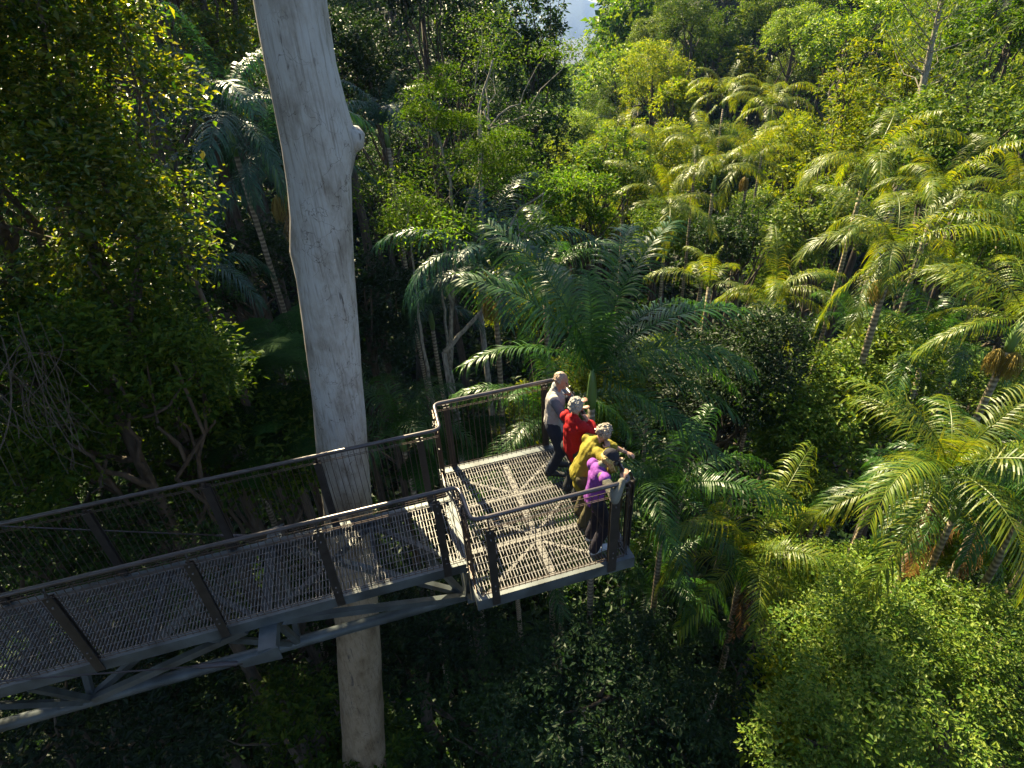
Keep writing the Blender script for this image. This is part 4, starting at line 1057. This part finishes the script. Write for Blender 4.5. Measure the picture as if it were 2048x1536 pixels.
tree_fern(at(470, 745, 12.5), .95, 'tree fern with flat lacy fronds left of the gum trunk', 1)
tree_fern(at(560, 860, 12.8), .85, 'lower tree fern tucked against the left side of the gum trunk', 2)
tree_fern(at(590, 720, 14.0), .8, 'small tree fern partly behind the gum trunk', 3)
tree_fern(at(900, 900, 14.5), .8, 'dim tree fern seen through the walkway corner railing', 4)

# tangled dry vines at the left edge
def vines():
    b = at(80, 800, 8.9); org = np.array([b[0], b[1], float(gz(b[0], b[1]))]); root = None
    rng = np.random.default_rng(6); mb = MB()
    for i in range(60):
        a = at(rng.uniform(-80, 120), rng.uniform(620, 800), 8.9 + rng.uniform(-.3, .6)); c = a + (at(90, 900, 9.2) - at(20, 700, 8.9)) * rng.uniform(.3, 1.1) + rng.normal(size=3) * np.array([.35, .3, .25])
        m = (a + c) / 2 + rng.normal(size=3) * .22; pts = [(1-t)**2 * a + 2*t*(1-t) * m + t*t * c - org for t in np.linspace(0, 1, 9)]
        mb.tube(pts, rng.uniform(.002, .008), 4, cap=False)
    o = mb.build('hanging_vines', M['bark_dark'], None); o.location = [float(v) for v in org]; tag(o, 'tangle of thin brown dry vines hanging at the left edge above the walkway', 'vines')
vines()
print('keyed', time.time() - T0)
for w_ in warn:
    if w_[1][1] - w_[2] < 2.2 and w_[1][2] + w_[3] > -1.5 and w_[1][0] - w_[2] < 2: print('NEAR WALKWAY', w_)

# ------------------------------------------------------------------ the in-between forest
VAR = {}
def variant(mat, k):
    if (mat, k) not in VAR: VAR[(mat, k)] = crown_mesh('crown', 500 + k * 13 + len(mat), (2.6, 2.5, 2.2 + .5 * (k % 2)), 19000, .125, M[mat], nl=17, lobe=(.24, .40), per=10, fill=.88, gapt=-.85)
    return VAR[(mat, k)]
rng = np.random.default_rng(21)
SV_ = np.array([SX, SY, math.tan(rad(SE)) * math.hypot(SX, SY)]); SV_ /= np.linalg.norm(SV_)
LIT = [np.array(q, float) for q in [tuple(at(880,200,15.2)), tuple(at(1000,320,15.3)), tuple(at(840,420,15)), (-4.7,5.6,4.5), (-3.4,5.6,4.0), (-3.0,5.8,2.2), (-6,5.6,5.5), (.8,1,0), (-.3,1,0), (.2,1.2,0)]] + [at(px, py, r_) for px, py, r_ in [(1335,410,23.5), (1250,275,31), (1395,290,30), (1215,350,26), (1545,600,19.5), (1150,420,22), (1430,575,18), (1490,1115,13.2), (1640,850,17), (1690,1235,14.5), (1880,1370,12.5), (1760,1250,12.5)]]
def blocks(c, R, name=''):
    c = np.array(c, float)
    for i, q in enumerate(LIT):
        t = (c - q) @ SV_
        if t > 2.5 and np.linalg.norm(q + SV_ * t - c) < R + .6: return True
    return False
for i, w_ in enumerate(warn):
    if blocks(w_[1], w_[2]): print('keyed tree', i, BT[i][-1], 'blocks the sun')
MARKS = [(330, 300, 'the golden edged left tree'), (450, 235, 'the drooping bluish palm'), (640, 120, 'the top of the pale trunk'), (700, 260, 'the trunk knob'), (470, 745, 'the lacy tree fern'), (650, 700, 'the middle of the pale trunk'),
         (880, 250, 'the lime feathery tree'), (960, 60, 'the thin sky gap'), (1150, 50, 'the blue ridge'), (1265, 155, 'the pale flat domed tree'), (1335, 410, 'the yellow lit palm'), (1185, 640, 'the biggest palm'), (1500, 325, 'the mid valley palm'),
         (1545, 600, 'the hanging fruit palm'), (1790, 505, 'the tall fruiting palm'), (1735, 335, 'the long leftward frond palm'), (1860, 120, 'the bare leaning tree'), (2010, 100, 'the bright green corner tree'), (1895, 945, 'the large lower right palm'),
         (1640, 850, 'the flat layered sunlit tree'), (1500, 740, 'the dark round tree'), (1880, 1370, 'the bottom right canopy'), (1240, 1430, 'the dark dome'), (990, 1180, 'the platform corner'), (300, 1150, 'the left walkway'), (700, 1400, 'the foot of the pale trunk'), (1490, 1115, 'the palm with upright young fronds'), (1700, 80, 'the round grey green tree'), (1770, 220, 'the yellow green pair')]
g_short = {'leaf_sage': 'grey green tree', 'leaf_lime': 'yellow green tree', 'leaf_mid': 'mid green tree', 'leaf_dark': 'dark green tree', 'leaf_deep': 'very dark green tree'}
USED = set()
def where_label(px, py, what, R, dep):
    if not (-40 < px < 2088 and -60 < py < 1590): return None
    size = 'small' if R < 2.1 else ('broad' if R > 2.8 else 'medium')
    for mx, my, nm in sorted(MARKS, key=lambda m: (m[0]-px)**2 + (m[1]-py)**2)[:4]:
        dx, dy = px - mx, py - my; dd = math.hypot(dx, dy); a = math.degrees(math.atan2(-dy, dx)) % 360
        dirn = ['right of', 'above and right of', 'above', 'above and left of', 'left of', 'below and left of', 'below', 'below and right of'][int((a + 22.5) // 45) % 8]
        far = 'just ' if dd < 75 else ('' if dd < 190 else 'well ')
        for w_ in (size + ' ', ''):
            lab = w_ + what + ' ' + far + dirn + ' ' + nm
            if lab not in USED: USED.add(lab); return lab
    return None
def fill_forest():
    pts = [(f[0], f[1], max(f[2], 1.0)) for f in FOOT]; cnt = 0; used = {}
    kinds = {'leaf_sage': ('sunlit grey green rounded tree filling the valley canopy between the palms', 'rounded trees filling the sunlit valley'),
             'leaf_lime': ('yellow green bushy tree filling the sunlit valley canopy', 'yellow green trees filling the sunlit valley'),
             'leaf_mid': ('mid green tree on the wooded slope at the far side', 'mid green trees of the wooded slope'),
             'leaf_dark': ('dark green tree in the shaded forest on the left of the valley', 'dark trees of the shaded forest'),
             'leaf_deep': ('very dark green tree in the shaded forest on the left of the valley', 'very dark trees of the shaded forest')}
    tries = 0
    while cnt < 250 and tries < 9000:
        tries += 1
        az = rad(rng.uniform(-44, 78)); d = math.sqrt(rng.uniform(9**2, 80**2)); x = CAM[0] + d*math.sin(az); y = CAM[1] + d*math.cos(az)
        if y < 2.8 and x < 3: continue
        R = rng.uniform(1.7, 2.7) + d * .014
        if any((x-a)**2 + (y-b)**2 < ((R*.74 + c*.74) ** 2) for a, b, c in pts): continue
        azd = math.degrees(az); g = float(gz(x, y))
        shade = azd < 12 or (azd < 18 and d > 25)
        if shade: h = rng.uniform(9, 14) + np.clip(d - 15, 0, 14) * .45 * (1 if azd < 6 else .5)
        else: h = rng.uniform(8.0, 12.5) if d < 45 else rng.uniform(8.5, 16)
        if d < 24 and 760 < proj((x, y, g + 9))[0] < 1100 and y > 6: continue
        if 14 < azd < 26: h = min(h, 10.5)
        if d < 22: h = min(h, 8.5)
        if az > .6 and rng.random() < .3: h -= 3
        px, py, dep = proj((x, y, g + h))
        if px < -150 or px > 2200 or py > 1650: continue
        if d < 26 and -1.5 < (x+1.3) < 1.6 and y < 8: continue
        if shade: mat = 'leaf_dark' if rng.random() < .55 else 'leaf_deep'  # trees in shade take the darkened leaf copies
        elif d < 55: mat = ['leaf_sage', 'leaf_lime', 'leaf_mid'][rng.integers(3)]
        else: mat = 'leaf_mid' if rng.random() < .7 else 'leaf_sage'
        if blocks((x, y, g + h), R): continue
        me, lobes = variant(mat, int(rng.integers(3))); s = R / 2.6
        lab, grp = kinds[mat]; lab = where_label(px, py, g_short[mat], R, dep) or lab
        place_tree('tree', (x, y, g + h), 2.6 * s, me, lobes, cnt + 900, lab, group=grp, tr=.2, scale=s, rz=rng.uniform(0, 6.28))
        pts.append((x, y, R)); cnt += 1
    print('fill trees', cnt, 'tries', tries)
fill_forest()

# tall trees added above the frame to shade the walkway and growth below
def shade_trees():
    S = np.array([SX, SY, math.tan(rad(SE)) * math.hypot(SX, SY)]); S /= np.linalg.norm(S)
    # points to be shaded -> trees along their sun rays
    targets = [((3.4, 4.4, .8), 22, 1.5), ((-5.6, 1.0, .3), 17, 2.8), ((-7.2, 1.5, 0), 19, 3.0), ((-5.5, 3, -6), 26, 3.2), ((-2.5, 4.5, -7), 24, 2.8), ((-.3, 4.5, -7), 27, 2.8), ((2.2, 5.6, -4.5), 25, 2.9), ((0.8, 7, -6), 24, 3.0), ((3.4, 3.8, -9), 30, 2.8), ((4.2, 6.5, -5), 27, 2.3), ((1, 2, -9), 26, 2.6), (tuple(at(470, 745, 12.5)), 13, 2.0), (tuple(at(560, 860, 12.8)), 15, 2.0), (tuple(at(1240, 1400, 13.5)), 24, 2.6)]
    for i, (t, L, R) in enumerate(targets):
        p = np.array(t) + S * L
        if blocks(p, R): print('skip shade', i); continue
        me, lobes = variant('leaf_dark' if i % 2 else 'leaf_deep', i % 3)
        place_tree('tree', p, R, me, lobes, 1500 + i, 'tall dark forest tree added above the picture to cast shade', group='tall trees added to cast shade', tr=.26, scale=R/2.6, rz=i*1.3)
        q = proj(p); print('shade', i, p.round(1), round(q[0]), round(q[1]))
shade_trees()
def sky_block_trees():
    # unseen trees added beside and behind the viewpoint to block sky light
    for i, (x, y, z, R) in enumerate([(-12, 3, 4, 3.2), (-13, -3, 5, 3.4), (-11, -8, 3, 3.2), (-8, -13, 4, 3.4), (-3, -14, 2, 3.2), (3, -14, 0, 3.2), (-16, 6, 8, 3.6), (-15, -9, 8, 3.5), (9, -12, -3, 3.2), (-12, 10, 7, 3.2), (-6.5, -1, 10.5, 3.2), (-9.8, 3, 10.8, 3.3), (-4.5, -6.5, 11.5, 3.0)]):
        me, lobes = variant('leaf_dark' if i % 2 else 'leaf_mid', i % 3)
        place_tree('tree', (x, y, z), R, me, lobes, 1700 + i, 'unseen rainforest tree added around the viewpoint to block sky light', group='unseen trees added to block sky light', tr=.24, scale=R/2.6, rz=i*1.1)
sky_block_trees()

# ------------------------------------------------------------------ far forest mass and understorey
def far_forest():
    rng = np.random.default_rng(31); tpl = []
    for k in range(5):
        C, Dd, Nn, Ln, Wd, _, _ = crown_arrays(np.random.default_rng(50 + k), (3.6, 3.6, 3.4), 2100, .50, nl=11, lobe=(.28,.44), clump=.4, per=6, asp=.62, fill=.9, gapt=-.9)
        tpl.append(leaves_mesh(C, Dd, Nn, Ln, Wd)[0])
    Vs = []; pts = []
    n = 0; tries = 0
    while n < 720 and tries < 20000:
        tries += 1
        az = rad(rng.uniform(-22, 66)); d = math.sqrt(rng.uniform(76**2, 250**2)); x = CAM[0] + d*math.sin(az); y = CAM[1] + d*math.cos(az)
        azd = math.degrees(az)
        if d > 175 and not 14 < azd < 34: continue
        if azd < 8 and d > 130: continue
        if any(abs(x-a) < 6.5 and abs(y-b) < 6.5 and (x-a)**2+(y-b)**2 < 38 for a, b in pts): continue
        pts.append((x, y)); s = rng.uniform(.75, 1.35); V = tpl[rng.integers(5)] * s; a = rng.uniform(0, 6.28); c_, s_ = math.cos(a), math.sin(a)
        V = np.stack([V[:,0]*c_ - V[:,1]*s_, V[:,0]*s_ + V[:,1]*c_, V[:,2] * rng.uniform(.9, 1.3)], 1)
        h = (rng.uniform(8, 16) + (4 if azd > 34 else 0)) * (.75 if 16 < azd < 25 else 1); Vs.append(V + [x, y, float(gz(x, y)) + h]); n += 1
    V = np.vstack(Vs); me = mesh_np('distant_forest', V, np.arange(len(V)).reshape(-1, 4), M['leaf_mid'])
    tag(link('distant_forest', me), 'mass of distant rainforest crowns covering the far slopes', 'forest', None, 'stuff')
    # trunks of the far slope, as part of the same mass
    print('far', n, time.time() - T0)
far_forest()
def understorey():
    rng = np.random.default_rng(41); n = 190000; az = rng.uniform(rad(-60), rad(85), n); d = rng.uniform(2, 90, n)
    x = CAM[0] + d*np.sin(az); y = CAM[1] + d*np.cos(az); lump = np.sin(x*.9+1)*np.sin(y*.8) + np.sin(x*.37)*np.cos(y*.43+2)
    z = gz(x, y) + np.abs(rng.normal(size=n)) * .8 + np.clip(lump, -.3, 2) * 1.5 * rng.random(n)
    C = np.stack([x, y, z], 1); Dd = unit(rng.normal(size=(n, 3)) * np.array([1, 1, .5])); Nn = unit(rng.normal(size=(n, 3)) * .5 + [0, 0, 1]); Ln = rng.uniform(.20, .45, n) * (1 + d / 60)
    V, Fq = leaves_mesh(C, Dd, Nn, Ln, Ln * .5); me = mesh_np('undergrowth', V, Fq, M['leaf_dark'])
    tag(link('undergrowth', me), 'dark leafy undergrowth covering the forest floor', 'undergrowth', None, 'stuff')
understorey()

# ------------------------------------------------------------------ air, light, camera
def haze():
    m, nt, out = new_mat('haze_air'); pv = N(nt, 'ShaderNodeVolumePrincipled'); pv.inputs['Density'].default_value = .00015
    pv.inputs['Color'].default_value = (.24, .44, 1.0, 1); pv.inputs['Anisotropy'].default_value = .1; nt.links.new(pv.outputs[0], out.inputs['Volume'])
    mb = MB(); mb.box((-3500, -3500, -260), (3500, 3500, 260)); o = mb.build('haze', m); tag(o, 'thin bluish air haze over the valley', 'haze', None, 'stuff')
HAZE = True
if HAZE: haze()
w = bpy.data.worlds.new('World'); scene.world = w; w.use_nodes = True; nt = w.node_tree; nt.nodes.clear()
wo = nt.nodes.new('ShaderNodeOutputWorld'); bg = nt.nodes.new('ShaderNodeBackground'); sky = nt.nodes.new('ShaderNodeTexSky'); sky.sky_type = 'NISHITA'
sky.sun_disc = False; sky.sun_elevation = rad(SE); sky.sun_rotation = math.atan2(SX, SY); sky.altitude = 200; sky.air_density = 1.0; sky.dust_density = 1.2; sky.ozone_density = 1.0
bg.inputs[1].default_value = .05; nt.links.new(sky.outputs[0], bg.inputs[0]); nt.links.new(bg.outputs[0], wo.inputs[0])
S = Vector((SX, SY, math.tan(rad(SE)) * math.hypot(SX, SY))).normalized()
ld = bpy.data.lights.new('sun', 'SUN'); ld.energy = 5.0; ld.angle = rad(.53); ld.color = (1, .85, .52); lo = bpy.data.objects.new('sun', ld); COL.objects.link(lo); lo.rotation_euler = S.to_track_quat('Z', 'Y').to_euler(); lo.location = (0, 0, 60)
cd = bpy.data.cameras.new('camera'); co = bpy.data.objects.new('camera', cd); COL.objects.link(co); scene.camera = co
cd.sensor_width = 36; cd.sensor_fit = 'HORIZONTAL'; cd.lens = F_PX / 2048 * 36; cd.clip_start = .1; cd.clip_end = 6000
from mathutils import Matrix
mt = Matrix(((RT[0], UP[0], -FW[0], CAM[0]), (RT[1], UP[1], -FW[1], CAM[1]), (RT[2], UP[2], -FW[2], CAM[2]), (0, 0, 0, 1))); co.matrix_world = mt
scene.render.engine = 'CYCLES'; scene.view_settings.view_transform = 'Standard'; scene.view_settings.look = 'None'; scene.view_settings.exposure = 2.4; scene.view_settings.gamma = 1
scene.cycles.max_bounces = 4; scene.cycles.diffuse_bounces = 2; scene.cycles.glossy_bounces = 2; scene.cycles.transmission_bounces = 3; scene.cycles.volume_bounces = 0; scene.cycles.sample_clamp_indirect = 4
scene.render.resolution_x = 1024; scene.render.resolution_y = 768
print('done', time.time() - T0, 'objects', len(bpy.data.objects))
